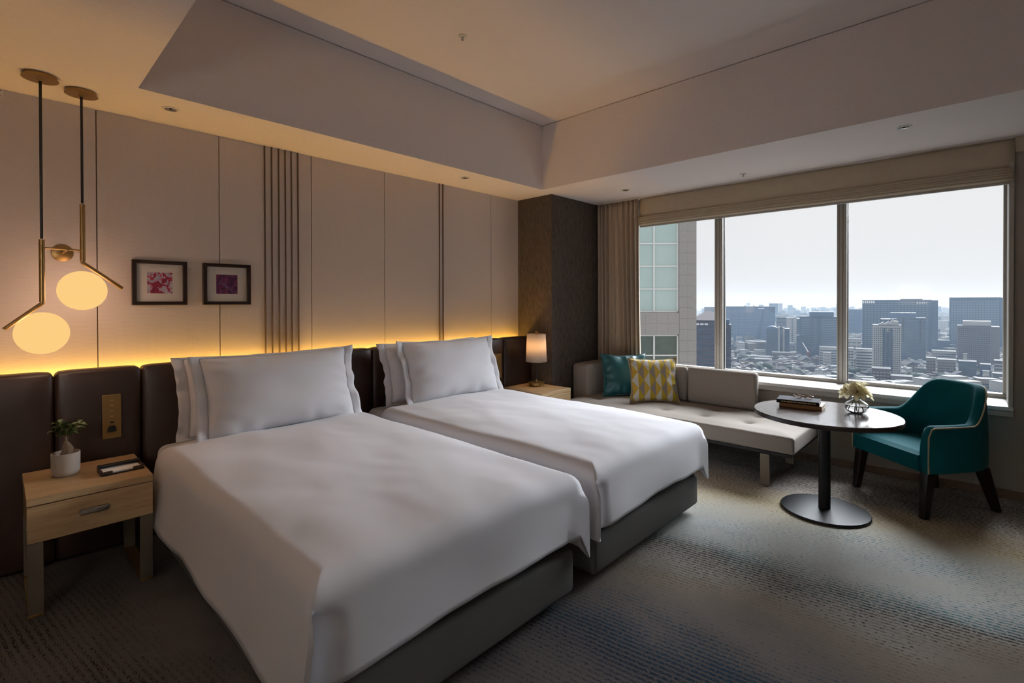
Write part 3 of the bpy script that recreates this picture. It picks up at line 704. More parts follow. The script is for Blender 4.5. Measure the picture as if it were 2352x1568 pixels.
# ------------------------------------------------------------------ globe pendants
def pendant(label, x, y, ztop, zst, zel, arm, gz, gdx):
    t = thing('pendant_lamp', label, 'lamp', (x, y, SOF), 0, 'globe pendants')
    b = MB(); b.lathe([(.01, -.001), (.068, -.001), (.068, -.018), (.076, -.019), (.076, -.022), (.012, -.023), (.010, -.032)], 40); b.build('canopy', M['brass'], t, smooth=40)
    b = MB(); b.tube([(0, 0, -.03), (0, 0, zst - SOF + .005)], .0065, 10); b.build('cord', M['black'], t, smooth=50)
    b = MB(); b.tube([(0, 0, zst - SOF), (0, 0, zel - SOF + .008)], .0125, 14); b.build('stem', M['brass'], t, smooth=50)
    e = Vector((0, 0, zel - SOF)); d = Vector((arm[0], 0, arm[1]))
    b = MB(); b.tube([e + Vector((0, 0, .012)), e, e + d * .06, e + d], .0105, 14); b.build('arm', M['brass'], t, smooth=50)
    b = MB(); b.lathe([(.0, -.113)] + [(.113 * math.cos(a), .113 * math.sin(a)) for a in [math.radians(-86 + 4.3 * k) for k in range(41)]] + [(.0, .113)], 56, caps=False)
    b.build('globe', M['globe'], t, (gdx, 0, gz - SOF), smooth=60)
    lt = bpy.data.lights.new('pendant_light', 'POINT'); lt.energy = 17.0; lt.color = (1.0, .64, .50); lt.shadow_soft_size = .09
    lo = bpy.data.objects.new('pendant_light', lt); lo.location = (gdx, 0, gz - SOF); link(lo, t)
    return t
pendant('lower brass pendant with glowing opal globe at the far left', .173, 3.683, SOF, 1.845, 1.500, (-.145, -.135), 1.339, -.001)
pendant('upper brass pendant with glowing opal globe beside the pictures', .351, 3.793, SOF, 2.076, 1.735, (.182, -.146), 1.574, -.002)
wbk = thing('wall_bracket', 'round brass wall plate with a bar steadying both pendants', 'bracket', (.283, YH, 1.808))
b = MB(); b.lathe([(.0, 0), (.052, 0), (.052, .005), (.049, .007), (.0, .007)], 36, caps=False); b.build('plate', M['brass'], wbk, rot=(math.pi / 2, 0, 0), smooth=40)
b = MB(); b.tube([(0, -.007, 0), (.0, -.34, -.004)], .006, 10); b.build('rod', M['brass'], wbk, smooth=50)
b = MB(); b.tube([(.186 - .283, 3.692 - YH, -.006), (.343 - .283, 3.787 - YH, -.002)], .0055, 10); b.build('bar', M['brass'], wbk, smooth=50)

# ------------------------------------------------------------------ pictures, switches, sign, ceiling fittings
def picture(label, x0, x1, art):
    t = thing('framed_picture', label, 'picture', ((x0 + x1) / 2, YH, 1.638)); w = (x1 - x0) / 2; h = .151; fw = .024; dp = .034
    for nm, q in (('frame', (-w, w, -dp, -.001, h - fw, h)), ('frame', (-w, w, -dp, -.001, -h, -h + fw)), ('frame', (-w, -w + fw, -dp, -.001, -h + fw, h - fw)), ('frame', (w - fw, w, -dp, -.001, -h + fw, h - fw))):
        box(nm, *q, M['framewood'], t, .0015, 1)
    box('mount', -w + fw, w - fw, -.010, -.001, -h + fw, h - fw, M['mat'], t)
    box('print', -.071, .071, -.0115, -.0102, -.071, .071, M[art], t)
    return t
picture('dark framed square print of crimson and white shapes', .620, .931, 'art1')
picture('dark framed square print of plum purple shapes', 1.030, 1.347, 'art2')
def switch_panel(label, xc, zc, w, h):
    t = thing('switch_panel', label, 'switch', (xc, 3.835, zc))
    box('plate', -w, w, -.012, .004, -h, h, M['brass'], t, .0015, 1)
    for k in range(4): box('button', -.009, .009, -.0145, -.0125, h * .72 - .032 * k, h * .72 - .032 * k + .006, M['gilt'], t, .0008, 1)
    b = MB(); b.lathe([(.0, 0), (.009, 0), (.008, .006), (.0, .006)], 18, caps=False); b.build('dial', M['brass'], t, (0, -.0125, -.012), (math.pi / 2, 0, 0), smooth=40)
    box('slot', -.010, .010, -.0135, -.0125, -.040, -.031, M['black'], t)
    b = MB(); b.prism([(-.022, -.092), (.022, -.092), (.018, -.062), (.010, -.056), (-.010, -.056), (-.018, -.062)], 0, .003); b.build('socket', M['black'], t, (0, -.0125, 0), (math.pi / 2, 0, 0))
    return t
switch_panel('brass switch panel on the headboard above the oak nightstand', .482, .813, .045, .132)
switch_panel('brass switch panel on the headboard behind the far bed pillow', 3.765, .808, .068, .134)
sg = thing('notice_plate', 'small white notice with red lettering at the top left of the wall', 'sign', (-.01, YH, 2.706))
box('plate', -.05, .048, -.004, -.0005, -.022, .022, M['white'], sg, .0005, 1)
for k in range(4): box('red_line', -.04 + .004 * (k % 2), .040 - .006 * (k % 3), -.0046, -.0041, .013 - .010 * k, .017 - .010 * k, M['red'], sg)
def downlight(label, x, y):
    t = thing('downlight', label, 'downlight', (x, y, SOF), 0, 'recessed ceiling downlights')
    b = MB(); b.lathe([(.034, -.0005), (.048, -.0005), (.048, -.004), (.036, -.006), (.034, -.004)], 32, caps=False); b.build('ring', M['white'], t, smooth=40)
    b = MB(); b.lathe([(.0355, -.0045), (.031, -.002), (.022, -.0012), (.0, -.001)], 32, caps=False); b.build('reflector', M['chrome'], t, smooth=60)
    b = MB(); b.lathe([(.0, -.0050), (.006, -.0046), (.008, -.0022)], 20, caps=False); b.build('lens', M['steel'], t, smooth=60)
    return t
downlight('recessed downlight above the framed pictures', .773, 3.728)
downlight('recessed downlight above the far bed pillows', 3.207, 3.705)
downlight('recessed downlight above the sofa end near the curtain', 4.785, 2.845)
downlight('recessed downlight above the round table', 4.442, .412)
def sprinkler(label, x, y, z):
    t = thing('sprinkler', label, 'sprinkler', (x, y, z))
    b = MB(); b.lathe([(.0, -.0005), (.034, -.0005), (.033, -.005), (.016, -.007), (.0, -.007)], 28, caps=False); b.build('rosette', M['white'], t, smooth=40)
    b = MB(); b.lathe([(.014, -.0072), (.013, -.012), (.006, -.016), (.006, -.026)], 16); b.build('nozzle', M['chrome'], t, smooth=40)
    b = MB(); b.lathe([(.0, -.0265), (.011, -.0265), (.011, -.028), (.0, -.029)], 16, caps=False); b.build('deflector', M['chrome'], t, smooth=40)
sprinkler('sprinkler head in the raised tray ceiling', 2.346, 2.734, TOP + .006)
sprinkler('sprinkler head in the ceiling band before the window', 4.975, 1.676, SOF)

# ------------------------------------------------------------------ sofa under the window
so = thing('sofa', 'low oat-coloured daybed sofa with tufted seat under the window', 'sofa', (4.72, 2.3, 0))
def S(x, y): return x - 4.72, y - 2.3
def sbox(name, x0, x1, y0, y1, z0, z1, mat, bevel=.003):
    return box(name, x0 - 4.72, x1 - 4.72, y0 - 2.3, y1 - 2.3, z0, z1, mat, so, bevel, 1)
sbox('base_frame', 4.325, 5.20, 1.09, 3.25, .262, .288, M['black'])
sbox('under_board', 4.40, 5.15, 1.75, 3.2, .235, .261, M['black'])
for yc in (1.285, 3.05):
    for q in ((4.315, 4.329, .0125, .2615), (5.03, 5.044, .0125, .2615)): sbox('leg', q[0], q[1], yc - .035, yc + .035, q[2], q[3], M['bronzegrey'], .001)
    sbox('foot_bar', 4.315, 5.044, yc - .035, yc + .035, .001, .012, M['bronzegrey'], .001)
tufts = [(4.64, 1.52 + .395 * k) for k in range(5)] + [(4.95, 1.52 + .395 * k) for k in range(5)]
def seatfn(p):
    if p.z > .02:
        x, y = p.x + 4.735, p.y + 2.20; d = 0
        for tx, ty in tufts:
            r2 = (x - tx) ** 2 + (y - ty) ** 2; d += -.022 * math.exp(-r2 / .0018) - .016 * math.exp(-r2 / .012)
        ed = min(1, (.425 - abs(p.x)) / .12, (1.13 - abs(p.y)) / .12)
        return (p.x, p.y, p.z + (.012 * max(0, ed) + d) + .002 * nz3(x * 8, y * 8))
    return p
softbox('seat', (.85, 2.26, .135), .022, (56, 130, 3), M['sofa'], so, (*S(4.735, 2.20), .357), fn=seatfn)
for tx, ty in tufts:
    if ty < 3.2:
        b = MB(); b.lathe([(.0, .004), (.006, .003), (.009, 0), (.006, -.003), (.0, -.004)], 12, caps=False); b.build('button', M['sofa'], so, (*S(tx, ty), .403), smooth=60)
def plump(k):
    def fn(p):
        return (p.x - k * (1 - (p.y / .40) ** 4) * (1 - (p.z / .2) ** 4) if p.x < 0 else p.x, p.y, p.z)
    return fn
softbox('back_cushion', (.09, .70, .375), .035, (4, 14, 10), M['sofa'], so, (*S(5.166, 1.95), .615), fn=plump(.02))
softbox('back_cushion', (.09, .94, .370), .035, (4, 18, 10), M['sofa'], so, (*S(5.166, 2.785), .612), fn=plump(.02))
softbox('arm', (.50, .235, .50), .045, (8, 4, 10), M['sofa'], so, (*S(4.96, 3.41), .532), fn=lambda p: (p.x, p.y - (.015 * (1 - (p.x / .25) ** 4) if p.y < 0 else 0), p.z))
sbox('arm_base', 4.76, 5.18, 3.32, 3.50, .2, .285, M['black'])

def scatter_cushion(name, label, mat, edge, loc, rz, tilt, W, H_, T, seed, crumple, pinch=.055):
    t = thing(name, label, 'cushion', loc); t.rotation_euler = (tilt, 0, rz)
    me, loop = cushion_mesh('cover', W, H_, T, mat, pinch, seed, 34, crumple, .06)
    obj('cover', me, t, (0, 0, H_ / 2))
    b = MB(); b.tube([tuple(p * 1.004) for p in loop], .005, 8, closed=True); b.build('piping', edge, t, (0, 0, H_ / 2), smooth=60)
    return t
face = math.atan2(.76, .65) - math.pi / 2     # faces the room
scatter_cushion('cushion', 'plain teal satin cushion in the sofa corner', M['tealsatin'], M['tealsatin'], (4.93, 2.93, .436), math.radians(-44), math.radians(-16), .50, .47, .17, 1.3, .010)
scatter_cushion('cushion', 'yellow, white and grey diamond-patterned cushion on the sofa', M['diamond'], M['piping'], (4.855, 2.535, .436), math.radians(-49), math.radians(-17), .50, .46, .17, 5.1, .006)

# ------------------------------------------------------------------ round table and things on it
TX, TY, TZ = 4.09, .82, .71
tb = thing('round_table', 'round pedestal table with grey-brown top and black disc foot', 'table', (TX, TY, 0))
b = MB(); b.lathe([(.0, TZ), (.450, TZ), (.4535, TZ - .003)], 96, caps=False); b.build('table_top', M['tabletop'], tb, smooth=30)
b = MB(); b.lathe([(.4535, TZ - .0035), (.4545, TZ - .012), (.452, TZ - .030), (.44, TZ - .034), (.0, TZ - .034)], 96, caps=False); b.build('edge_band', M['tableedge'], tb, smooth=40)
b = MB(); b.lathe([(.0, TZ - .055), (.12, TZ - .055), (.12, TZ - .0345), (.0, TZ - .0345)], 40, caps=False); b.build('mount_plate', M['steel'], tb, smooth=40)
b = MB(); b.lathe([(.0375, .0255), (.0375, TZ - .0555)], 40); b.build('column', M['steel'], tb, smooth=40)
b = MB(); b.lathe([(.0, .0), (.272, .0), (.277, .004), (.277, .014), (.273, .020), (.255, .0225), (.05, .025), (.0, .025)], 96, caps=False); b.build('foot_disc', M['steel'], tb, smooth=40)
def book(label, cx, cy, z, rz, L, Wd, th, cover, lines):
    t = thing('book', label, 'book', (cx, cy, z), rz, 'stacked books')
    box('cover', -L / 2, L / 2, -Wd / 2, Wd / 2, 0, .0022, cover, t, .0008, 1); box('cover', -L / 2, L / 2, -Wd / 2, Wd / 2, th - .0022, th, cover, t, .0008, 1)
    box('spine', -L / 2, L / 2, -Wd / 2 - .001, -Wd / 2 + .002, .0023, th - .0023, cover, t)
    box('pages', -L / 2 + .004, L / 2 - .004, -Wd / 2 + .0022, Wd / 2 - .005, .0024, th - .0024, M['pages'], t)
    if lines:
        b = MB(); random.seed(3); x = -L / 2 + .03
        while x < L / 2 - .02:
            w = random.uniform(.004, .012); b.box(x, x + w, -Wd / 2 - .0016, -Wd / 2 - .0011, th * .36, th * .64); x += w + random.uniform(.0015, .005)
        b.build('spine_lettering', M['gilt'], t)
    return t
brz = math.radians(-84)
book('tan book at the bottom of the stack on the round table', 4.195, .985, TZ + .0005, math.radians(-86), .275, .19, .030, M['tan'], False)
book('dark navy book on top of the stack under the spectacles', 4.175, 1.005, TZ + .0310, math.radians(-82), .275, .18, .027, M['navy'], True)
sp_ = thing('spectacles', 'folded tortoiseshell spectacles lying on the navy book', 'spectacles', (4.17, .975, TZ + .0585), math.radians(-84))
for s in (-1, 1):
    pts = [(s * .034 + .025 * math.cos(a) , -.004 * math.sin(a), .019 + .0165 * math.sin(a)) for a in [2 * math.pi * k / 24 for k in range(24)]]
    b = MB(); b.tube(pts, .0022, 8, closed=True); b.build('rim', M['tortoise'], sp_, smooth=60)
    b = MB(); b.add([(p[0], p[1], p[2]) for p in pts], [tuple(range(24))]); b.build('lens', M['picglass'], sp_)
    b = MB(); b.tube([(s * .060, 0, .026), (s * .063, .012, .027), (s * .055, .030, .016), (-s * .020, .040, .006), (-s * .045, .046, .003)], [.0022, .0022, .002, .002, .003], 8); b.build('temple', M['tortoise'], sp_, smooth=60)
b = MB(); b.tube([(-.010, 0, .024), (0, 0, .028), (.010, 0, .024)], .002, 8); b.build('bridge', M['tortoise'], sp_, smooth=60)
VX, VY = 4.215, .650
va = thing('vase', 'small round clear glass vase of water on the table', 'vase', (VX, VY, TZ + .0005))
prof = [(.0, .0), (.034, .0), (.052, .009), (.066, .024), (.074, .043), (.070, .062), (.055, .077), (.036, .087), (.026, .095), (.025, .106), (.028, .112)]
inn = [(.026, .111), (.0225, .105), (.0235, .096), (.034, .085), (.052, .075), (.066, .061), (.070, .043), (.062, .026), (.048, .013), (.030, .007), (.0, .007)]
b = MB(); b.lathe(prof + inn, 56, caps=False); b.build('glass_body', M['vase'], va, smooth=70)
b = MB(); b.lathe([(.0, .0075), (.029, .0075), (.0472, .0134), (.0612, .0262), (.0692, .043), (.0667, .055), (.0, .055)], 56, caps=False); b.build('water', M['water'], va, smooth=50)
def petal(rad, ht, curl, wid, mat_i, a0, z0, open_, rnd):
    V = []; F = []; n, mm = 9, 6
    for i in range(n + 1):
        t = i / n
        for j in range(mm + 1):
            s = j / mm * 2 - 1
            w = wid * math.sin(math.pi * (.14 + .84 * t)) ** .7
            a = a0 + s * w
            r = rad * (.25 + .75 * math.sin(t * math.pi / 2)) + open_ * t * t * .02 + curl * .010 * max(0, t - .7) / .3 - .004 * s * s * t
            zz = z0 + ht * math.sin(t * 1.35) - open_ * .012 * t * t + .0035 * math.sin(9 * s + rnd) * t
            V.append((r * math.cos(a), r * math.sin(a), zz))
    for i in range(n):
        for j in range(mm): F.append((i * (mm + 1) + j, i * (mm + 1) + j + 1, (i + 1) * (mm + 1) + j + 1, (i + 1) * (mm + 1) + j))
    return V, F
def rose(label, head, tilt, base, sc, seed):
    t = thing('rose', label, 'flower', head, 0, 'cream roses in the vase'); random.seed(seed)
    hd_ = bpy.data.objects.new('bloom', None)
    b = MB()
    for ring, (cnt, rad, ht, op, curl) in enumerate(((3, .008, .026, 0, 0), (4, .014, .028, .1, .2), (5, .021, .028, .4, .6), (6, .028, .026, .8, 1), (7, .035, .022, 1.2, 1.3))):
        for k in range(cnt):
            V, F = petal(rad * sc, ht * sc, curl * sc, .62 if cnt < 5 else .55, 0, 2 * math.pi * k / cnt + ring * .7 + random.uniform(-.15, .15), -.010 * sc - .002 * ring * sc, op * sc, random.uniform(0, 6))
            b.add(V, F, 1 if ring < 1 else 0)
    b.lathe([(.0, -.016 * sc), (.008, -.014 * sc), (.011, -.005 * sc), (.0, .012 * sc)], 12, mi=1, caps=False)
    o = b.build('bloom', [M['petal'], M['petalheart']], t, (0, 0, 0), tilt); shade(o)
    bx = Vector(base) - Vector(head); n_ = Vector((0, 0, 1)); n_.rotate(o.rotation_euler)
    p1 = Vector((VX, VY, TZ + .108)) - Vector(head)
    p1 += Vector((random.uniform(-.010, .010), random.uniform(-.010, .010), 0))
    b = MB(); b.tube([-.012 * sc * n_, (-.02 * n_ + p1) / 2 , p1, (p1 + bx) / 2, bx], .0026, 8); b.build('stem', M['stem'], t, smooth=60)
cz = TZ + .165
rose('cream rose leaning left in the vase', (VX - .018, VY + .055, cz), (-.75, -.55, .3), (VX + .022, VY - .030, TZ + .016), 1.15, 1)
rose('cream rose leaning right in the vase', (VX + .005, VY - .052, cz + .002), (.75, -.50, 1.0), (VX - .012, VY + .040, TZ + .018), 1.15, 2)
rose('topmost cream rose in the vase', (VX + .030, VY + .008, cz + .034), (.0, .25, 2.0), (VX - .036, VY - .008, TZ + .016), 1.10, 3)
rose('lowest cream rose facing the room in the vase', (VX - .045, VY - .010, cz - .006), (.1, -1.0, .5), (VX + .036, VY + .012, TZ + .02), 1.0, 4)

# ------------------------------------------------------------------ teal armchair
ac = thing('armchair', 'teal velvet tub armchair with beige piping beside the round table', 'armchair', (4.605, .52, 0), math.radians(48.3))
def chair():
    A, B, ne = .345, .645, 3.0
    NS = 72
    def plan(th, off):
        # superellipse half, off inwards
        a, b_ = A - off, B - off
        c, s = math.cos(th), math.sin(th)
        return Vector((a * math.copysign(abs(c) ** (2 / ne), c), -b_ * abs(s) ** (2 / ne)))
    ths = [math.pi * (.5 - .5 * math.cos(math.pi * k / NS)) * .0 + math.pi * k / NS for k in range(NS + 1)]
    # resample evenly by arc length
    fine = [plan(math.pi * k / 2000, 0) for k in range(2001)]; acc = [0]
    for k in range(2000): acc.append(acc[-1] + (fine[k + 1] - fine[k]).length)
    tot = acc[-1]; th = []; j = 0
    for k in range(NS + 1):
        s = tot * k / NS
        while j < 1999 and acc[j + 1] < s: j += 1
        th.append(math.pi * (j + (s - acc[j]) / max(1e-9, acc[j + 1] - acc[j])) / 2000)
    zb, za, zt_ = .318, .645, .895
    def top(k):
        p = plan(th[k], 0); t = -p.y / B; s = min(k, NS - k) / NS * tot
        z = za + (zt_ - za) * sm(.55, .98, t) ** 1.15
        if s < .05: z -= .06 * (1 - math.sqrt(max(0, 1 - (1 - s / .05) ** 2)))
        return z
    T = .062
    V = []; F = []; secs = []; pipe = []
    for k in range(NS + 1):
        zt2 = top(k); sec = []
        def P_(off, z):
            q = plan(th[k], off); tp = (z - zb) / .58
            sc = 1 - .035 * tp
            return Vector((q.x * sc, q.y * sc + (-.005) * tp, z))
        bulge = .0
        for i in range(11):
            z = zb + .02 + (zt2 - .028 - zb - .02) * i / 10; sec.append(P_(0.004 - .006 * math.sin(math.pi * i / 10), z))
        for i in range(1, 8):
            a = math.pi * i / 8; sec.append(P_(T / 2 - T / 2 * math.cos(a), zt2 - .028 + .028 * math.sin(a)))
        for i in range(11):
            z = zt2 - .028 + (zb + .02 - zt2 + .028) * i / 10; sec.append(P_(T + .012 * math.sin(math.pi * i / 10), z))
        sec += [P_(T - .01, zb), P_(.012, zb)]
        pipe.append(P_(.003, zt2 - .014))
        secs.append([len(V) + i for i in range(len(sec))]); V += sec
    m_ = len(secs[0])
    for k in range(NS):
        for i in range(m_): F.append((secs[k][i], secs[k][(i + 1) % m_], secs[k + 1][(i + 1) % m_], secs[k + 1][i]))
    F.append(tuple(secs[0])); F.append(tuple(reversed(secs[-1])))
    me = fixn(mesh_from('shell', V, F, M['teal'])); o = obj('shell', me, ac); auto(o, 50)
    # piping along the outer top edge and down both arm fronts
    p0, p1 = pipe[0], pipe[-1]
    pts = [Vector((p0.x, p0.y + .001, zb + .005 + (p0.z - zb - .005) * i / 8)) for i in range(8)] + pipe + [Vector((p1.x, p1.y + .001, p1.z - (p1.z - zb - .005) * i / 8)) for i in range(1, 9)]
    b = MB(); b.tube(pts, .0055, 8); b.build('piping', M['piping'], ac, smooth=60)
    # seat cushion: front edge straight, back rounded
    n = 26; SV = []; SF = []; idx = {}
    def sp(u, v):   # u -1..1 across, v 0 front..1 back
        y = .012 - v * (.575); t = min(.9999, -min(0, y) / (B - T - .012))
        w = (A - T - .008) * (1 - t ** ne) ** (1 / ne) if t > 0 else A - T - .008
        return u * max(.02, w), y
    def svid(i, j, k):
        key = (i, j, k)
        if key in idx: return idx[key]
        x, y = sp(i / n * 2 - 1, j / n)
        ztop = .452 - .012 * (j / n) + .010 * (1 - (i / n * 2 - 1) ** 4) * math.sin(math.pi * min(1, j / n * 1.1)); zbt = .322
        e = min(1, (1 - abs(i / n * 2 - 1)) / .05, (j / n) / .06)
        z = (ztop - .018 * (1 - math.sqrt(max(0, 1 - (1 - e) ** 2)))) if k == 3 else zbt + (ztop - .018 - zbt) * k / 2.0 if k < 3 else ztop
        bul = .010 * math.sin(math.pi * k / 3) if j == 0 else 0
        idx[key] = len(SV); SV.append((x, y + bul, z)); return idx[key]
    for i in range(n):
        for j in range(n): SF.append((svid(i, j, 3), svid(i + 1, j, 3), svid(i + 1, j + 1, 3), svid(i, j + 1, 3)))
        for k in range(3): SF.append((svid(i, 0, k), svid(i + 1, 0, k), svid(i + 1, 0, k + 1), svid(i, 0, k + 1)))
        for k in range(3): SF.append((svid(i, n, k), svid(i, n, k + 1), svid(i + 1, n, k + 1), svid(i + 1, n, k)))
    for j in range(n):
        for k in range(3):
            SF.append((svid(0, j, k), svid(0, j, k + 1), svid(0, j + 1, k + 1), svid(0, j + 1, k))); SF.append((svid(n, j, k), svid(n, j + 1, k), svid(n, j + 1, k + 1), svid(n, j, k + 1)))
        for i in range(n): SF.append((svid(i, j, 0), svid(i, j + 1, 0), svid(i + 1, j + 1, 0), svid(i + 1, j, 0)))
    o = obj('seat', fixn(mesh_from('seat', SV, SF, M['teal'])), ac); auto(o, 55)
    for (x0, y0, x1, y1) in ((-.290, -.045, -.300, -.005), (.290, -.045, .300, -.005), (-.205, -.535, -.235, -.625), (.205, -.535, .235, -.625)):
        b = MB(); r0, r1 = .034, .022
        V = [(x1 - r1, y1 - r1, .001), (x1 + r1, y1 - r1, .001), (x1 + r1, y1 + r1, .001), (x1 - r1, y1 + r1, .001), (x0 - r0, y0 - r0, .3175), (x0 + r0, y0 - r0, .3175), (x0 + r0, y0 + r0, .3175), (x0 - r0, y0 + r0, .3175)]
        b.add(V, [(0, 3, 2, 1), (4, 5, 6, 7), (0, 1, 5, 4), (1, 2, 6, 5), (2, 3, 7, 6), (3, 0, 4, 7)]); b.build('leg', M['darkwood'], ac, bevel=.006, smooth=40)
chair()

# ------------------------------------------------------------------ added lamps out of view, fill light for beds and walls
def added_fill_lamp(label, x, y, watts):
    t = thing('added_fill_lamp', label, 'lamp', (x, y, 0), 0, 'added fill lamps outside the picture')
    b = MB(); b.lathe([(.0, .0), (.17, .0), (.17, .018), (.16, .022), (.0, .022)], 40, caps=False); b.build('foot', M['steel'], t, smooth=40)
    b = MB(); b.lathe([(.012, .0225), (.012, 1.58)], 16); b.build('pole', M['steel'], t, smooth=40)
    b = MB(); b.lathe([(.27, 1.42), (.25, 1.86)], 56, caps=False); b.build('shade', M['shade'], t, smooth=60)
    b = MB(); b.lathe([(.0, 1.855), (.247, 1.855), (.247, 1.858), (.0, 1.858)], 56, caps=False); b.build('top_cover', M['white'], t)  # keeps the added fill light off the ceiling tray
    b = MB(); b.lathe([(.03, 1.424), (.267, 1.424), (.267, 1.427), (.03, 1.427)], 56, caps=False); b.build('bottom_cover', M['white'], t)  # keeps the added fill light off the foreground carpet
    lt = bpy.data.lights.new('added_fill_light', 'POINT'); lt.energy = watts; lt.color = (.88, .93, 1.0); lt.shadow_soft_size = .12
    lo = bpy.data.objects.new('added_fill_light', lt); lo.location = (0, 0, 1.64); link(lo, t)
added_fill_lamp('added unseen fill lamp with wide white drum shade in the corner behind the camera', -1.1, -2.0, 110.0)
added_fill_lamp('added unseen fill lamp with wide white drum shade by the left wall', -1.15, 1.0, 175.0)

# ------------------------------------------------------------------ the city outside (its street grid is turned against the hotel)
GZ = -100.0
def city(u, v, z=0.0):
    p = fwd * v + rgt * u; return Vector((p.x, p.y, z))
CITY_RZ = YAW - math.pi / 2          # local +x runs along rgt, local +y runs away from the hotel
def cm(name, col, rough=.7, var=.08, scale=.05, spec=.3, k=.5): return plain(name, tuple(x * k for x in lin(col)), rough, var=var, scale=scale, spec=spec)
E = {}
E['ground'] = cm('street_asphalt', '#606264', .9, .2, .03, .2, .4)
E['granite'] = plain('grey_granite', '#989593', .7, var=.34, scale=26, bstr=.1, bscale=60)
E['tealpane'] = plain('pale_teal_glass', '#b0c4c2', .15, var=.08, scale=.8, spec=.4)
E['greenpane'] = plain('green_mirror_glass', '#3d4f48', .05, var=.35, scale=2.2, spec=.9)
E['wframe'] = cm('white_window_frame', '#dcdedd', .5, k=1.0)
E['blue'] = cm('blue_curtain_wall', '#4a6f96', .25, .12, .04, .6)
E['blueband'] = cm('blue_band_glass', '#34506f', .2, .15, .06, .6)
E['skyglass'] = cm('painted_sky_glass', '#a9bccd', .25, .15, .08, .5)  # pale base colour stands in for sky mirrored in the far windows
E['slate'] = cm('slate_facade', '#56677c', .5)
E['darkglass'] = cm('dark_window_glass', '#232e3a', .2, .2, .1, .5)
E['whitewall'] = cm('white_render', '#cfcfcd', .8, k=.6)
E['beige'] = cm('beige_tile', '#a99f92', .8)
E['pink'] = cm('pinkish_stone', '#8f8688', .8)
E['brown'] = cm('brown_tile', '#6f6360', .8)
E['violet'] = cm('mauve_tile', '#7d7684', .7)
E['roofgrey'] = cm('roof_grey', '#6a6d70', .8, .15, .2, .2, .4)
E['rooflight'] = cm('roof_light', '#a0a2a2', .75, .12, .2, .2, .32)
E['roofblue'] = cm('roof_blue', '#5f7080', .7, .15, .2)
E['roofbrown'] = cm('roof_brown', '#6d5c52', .8, .15, .2)
E['crown'] = cm('tree_crown', '#33432f', .9, .4, .2)
E['signwhite'] = cm('white_letters', '#f0f0f0', .6, k=1.0)
E['cranered'] = cm('crane_red', '#a2564a', .6)
g = MB(); g.add([tuple(city(-400, 5, GZ)), tuple(city(5200, 5, GZ)), tuple(city(5200, 6000, GZ)), tuple(city(-400, 6000, GZ))], [(0, 1, 2, 3)])
go = g.build('ground', E['ground']); tag(go, 'hazy grey ground of the city far below', 'ground', None, 'structure')

footprints = []
def tower_root(name, label, u, v, w, d, rz=0.0, cat='building', group=None):
    t = thing(name, label, cat, tuple(city(u, v, GZ)), CITY_RZ + rz, group); footprints.append((u, v + d / 2, w / 2 + 7, d / 2 + 7)); return t
def bands(t, w, d, h0, h1, n, mat, frac=.5, cols=0, gap=.25, name='windows', proud=.25, front=True, side=True, margin=.03):
    """window ribbons (or a grid of windows) on the street face and both flanks"""
    b = MB(); p = (h1 - h0) / n; m_ = w * margin
    for k in range(n):
        z0 = h0 + p * (k + .5 - frac / 2); z1 = z0 + p * frac
        if cols:
            c = (w - 2 * m_) / cols
            for i in range(cols):
                x0 = -w / 2 + m_ + c * (i + gap / 2); b.box(x0, x0 + c * (1 - gap), -proud, .4, z0, z1)
        else: b.box(-w / 2 + m_, w / 2 - m_, -proud, .4, z0, z1)
        if side:
            for s in (-1, 1): b.box(s * w / 2 - .4, s * w / 2 + proud, d * .08, d * .92, z0, z1) if s > 0 else b.box(-w / 2 - proud, -w / 2 + .4, d * .08, d * .92, z0, z1)
    return tag(b.build(name, mat, t), None, None, None, 'stuff')
def block(t, name, x0, x1, y0, y1, z0, z1, mat): return box(name, x0, x1, y0, y1, z0, z1, mat, t)

# neighbouring granite tower, 35 m away
nt_ = thing('granite_tower', 'grey granite tower with pale teal windows just outside the left pane', 'building', tuple(city(0, 35, 0)), CITY_RZ)
PX = 35 / FPX
def ux(px): return (px - 1176) * PX
def vz(py): return EYE - (py - 692.6) * PX
block(nt_, 'core', ux(1340), ux(1600), .6, 26, GZ, 22, E['granite'])
cols_, rows_ = [ux(1561), ux(1580.5), ux(1600.5)], [vz(480 + 25.1 * k) for k in range(-2, 20)]
def stone(x0, x1, z0, z1):
    return box('stone_panel', x0 + .004, x1 - .004, .05, .59, z0 + .004, z1 - .004, E['granite'], nt_)
for c in range(2):
    for r in range(len(rows_) - 1): stone(cols_[c], cols_[c + 1], rows_[r + 1], rows_[r])
for r0, r1 in ((717.0, 742.5), (742.5, 768.0)):
    for k in range(8): stone(ux(1352 + 26.1 * k), ux(1352 + 26.1 * (k + 1)), vz(r1), vz(r0))
wx = [ux(1400), ux(1450), ux(1504.5), ux(1559)]
def tower_window(py0, py1, mat):
    for i in range(3):
        box('pane', wx[i] + .05, wx[i + 1] - .05, .34, .38, vz(py1) + .05, vz(py0) - .05, mat, nt_)
for py0, py1 in ((402, 454), (454, 506), (506, 557.6), (557.6, 610), (610, 662.8), (662.8, 715)): tower_window(py0, py1, E['tealpane'])
for py0, py1 in ((770, 816.4), (816.4, 864), (864, 912)): tower_window(py0, py1, E['greenpane'])  # lower panes: mirrored greenery is put into the darker green colour
for x in wx[1:]:
    box('window_frame', x - .05, x + .05, .22, .58, vz(715), vz(402), E['wframe'], nt_); box('window_frame', x - .05, x + .05, .22, .58, vz(912), vz(770), E['wframe'], nt_)
for py in (454, 506, 557.6, 610, 662.8, 715, 770, 816.4, 864): box('window_frame', wx[0], wx[3], .26, .585, vz(py) - .045, vz(py) + .045, E['wframe'], nt_)
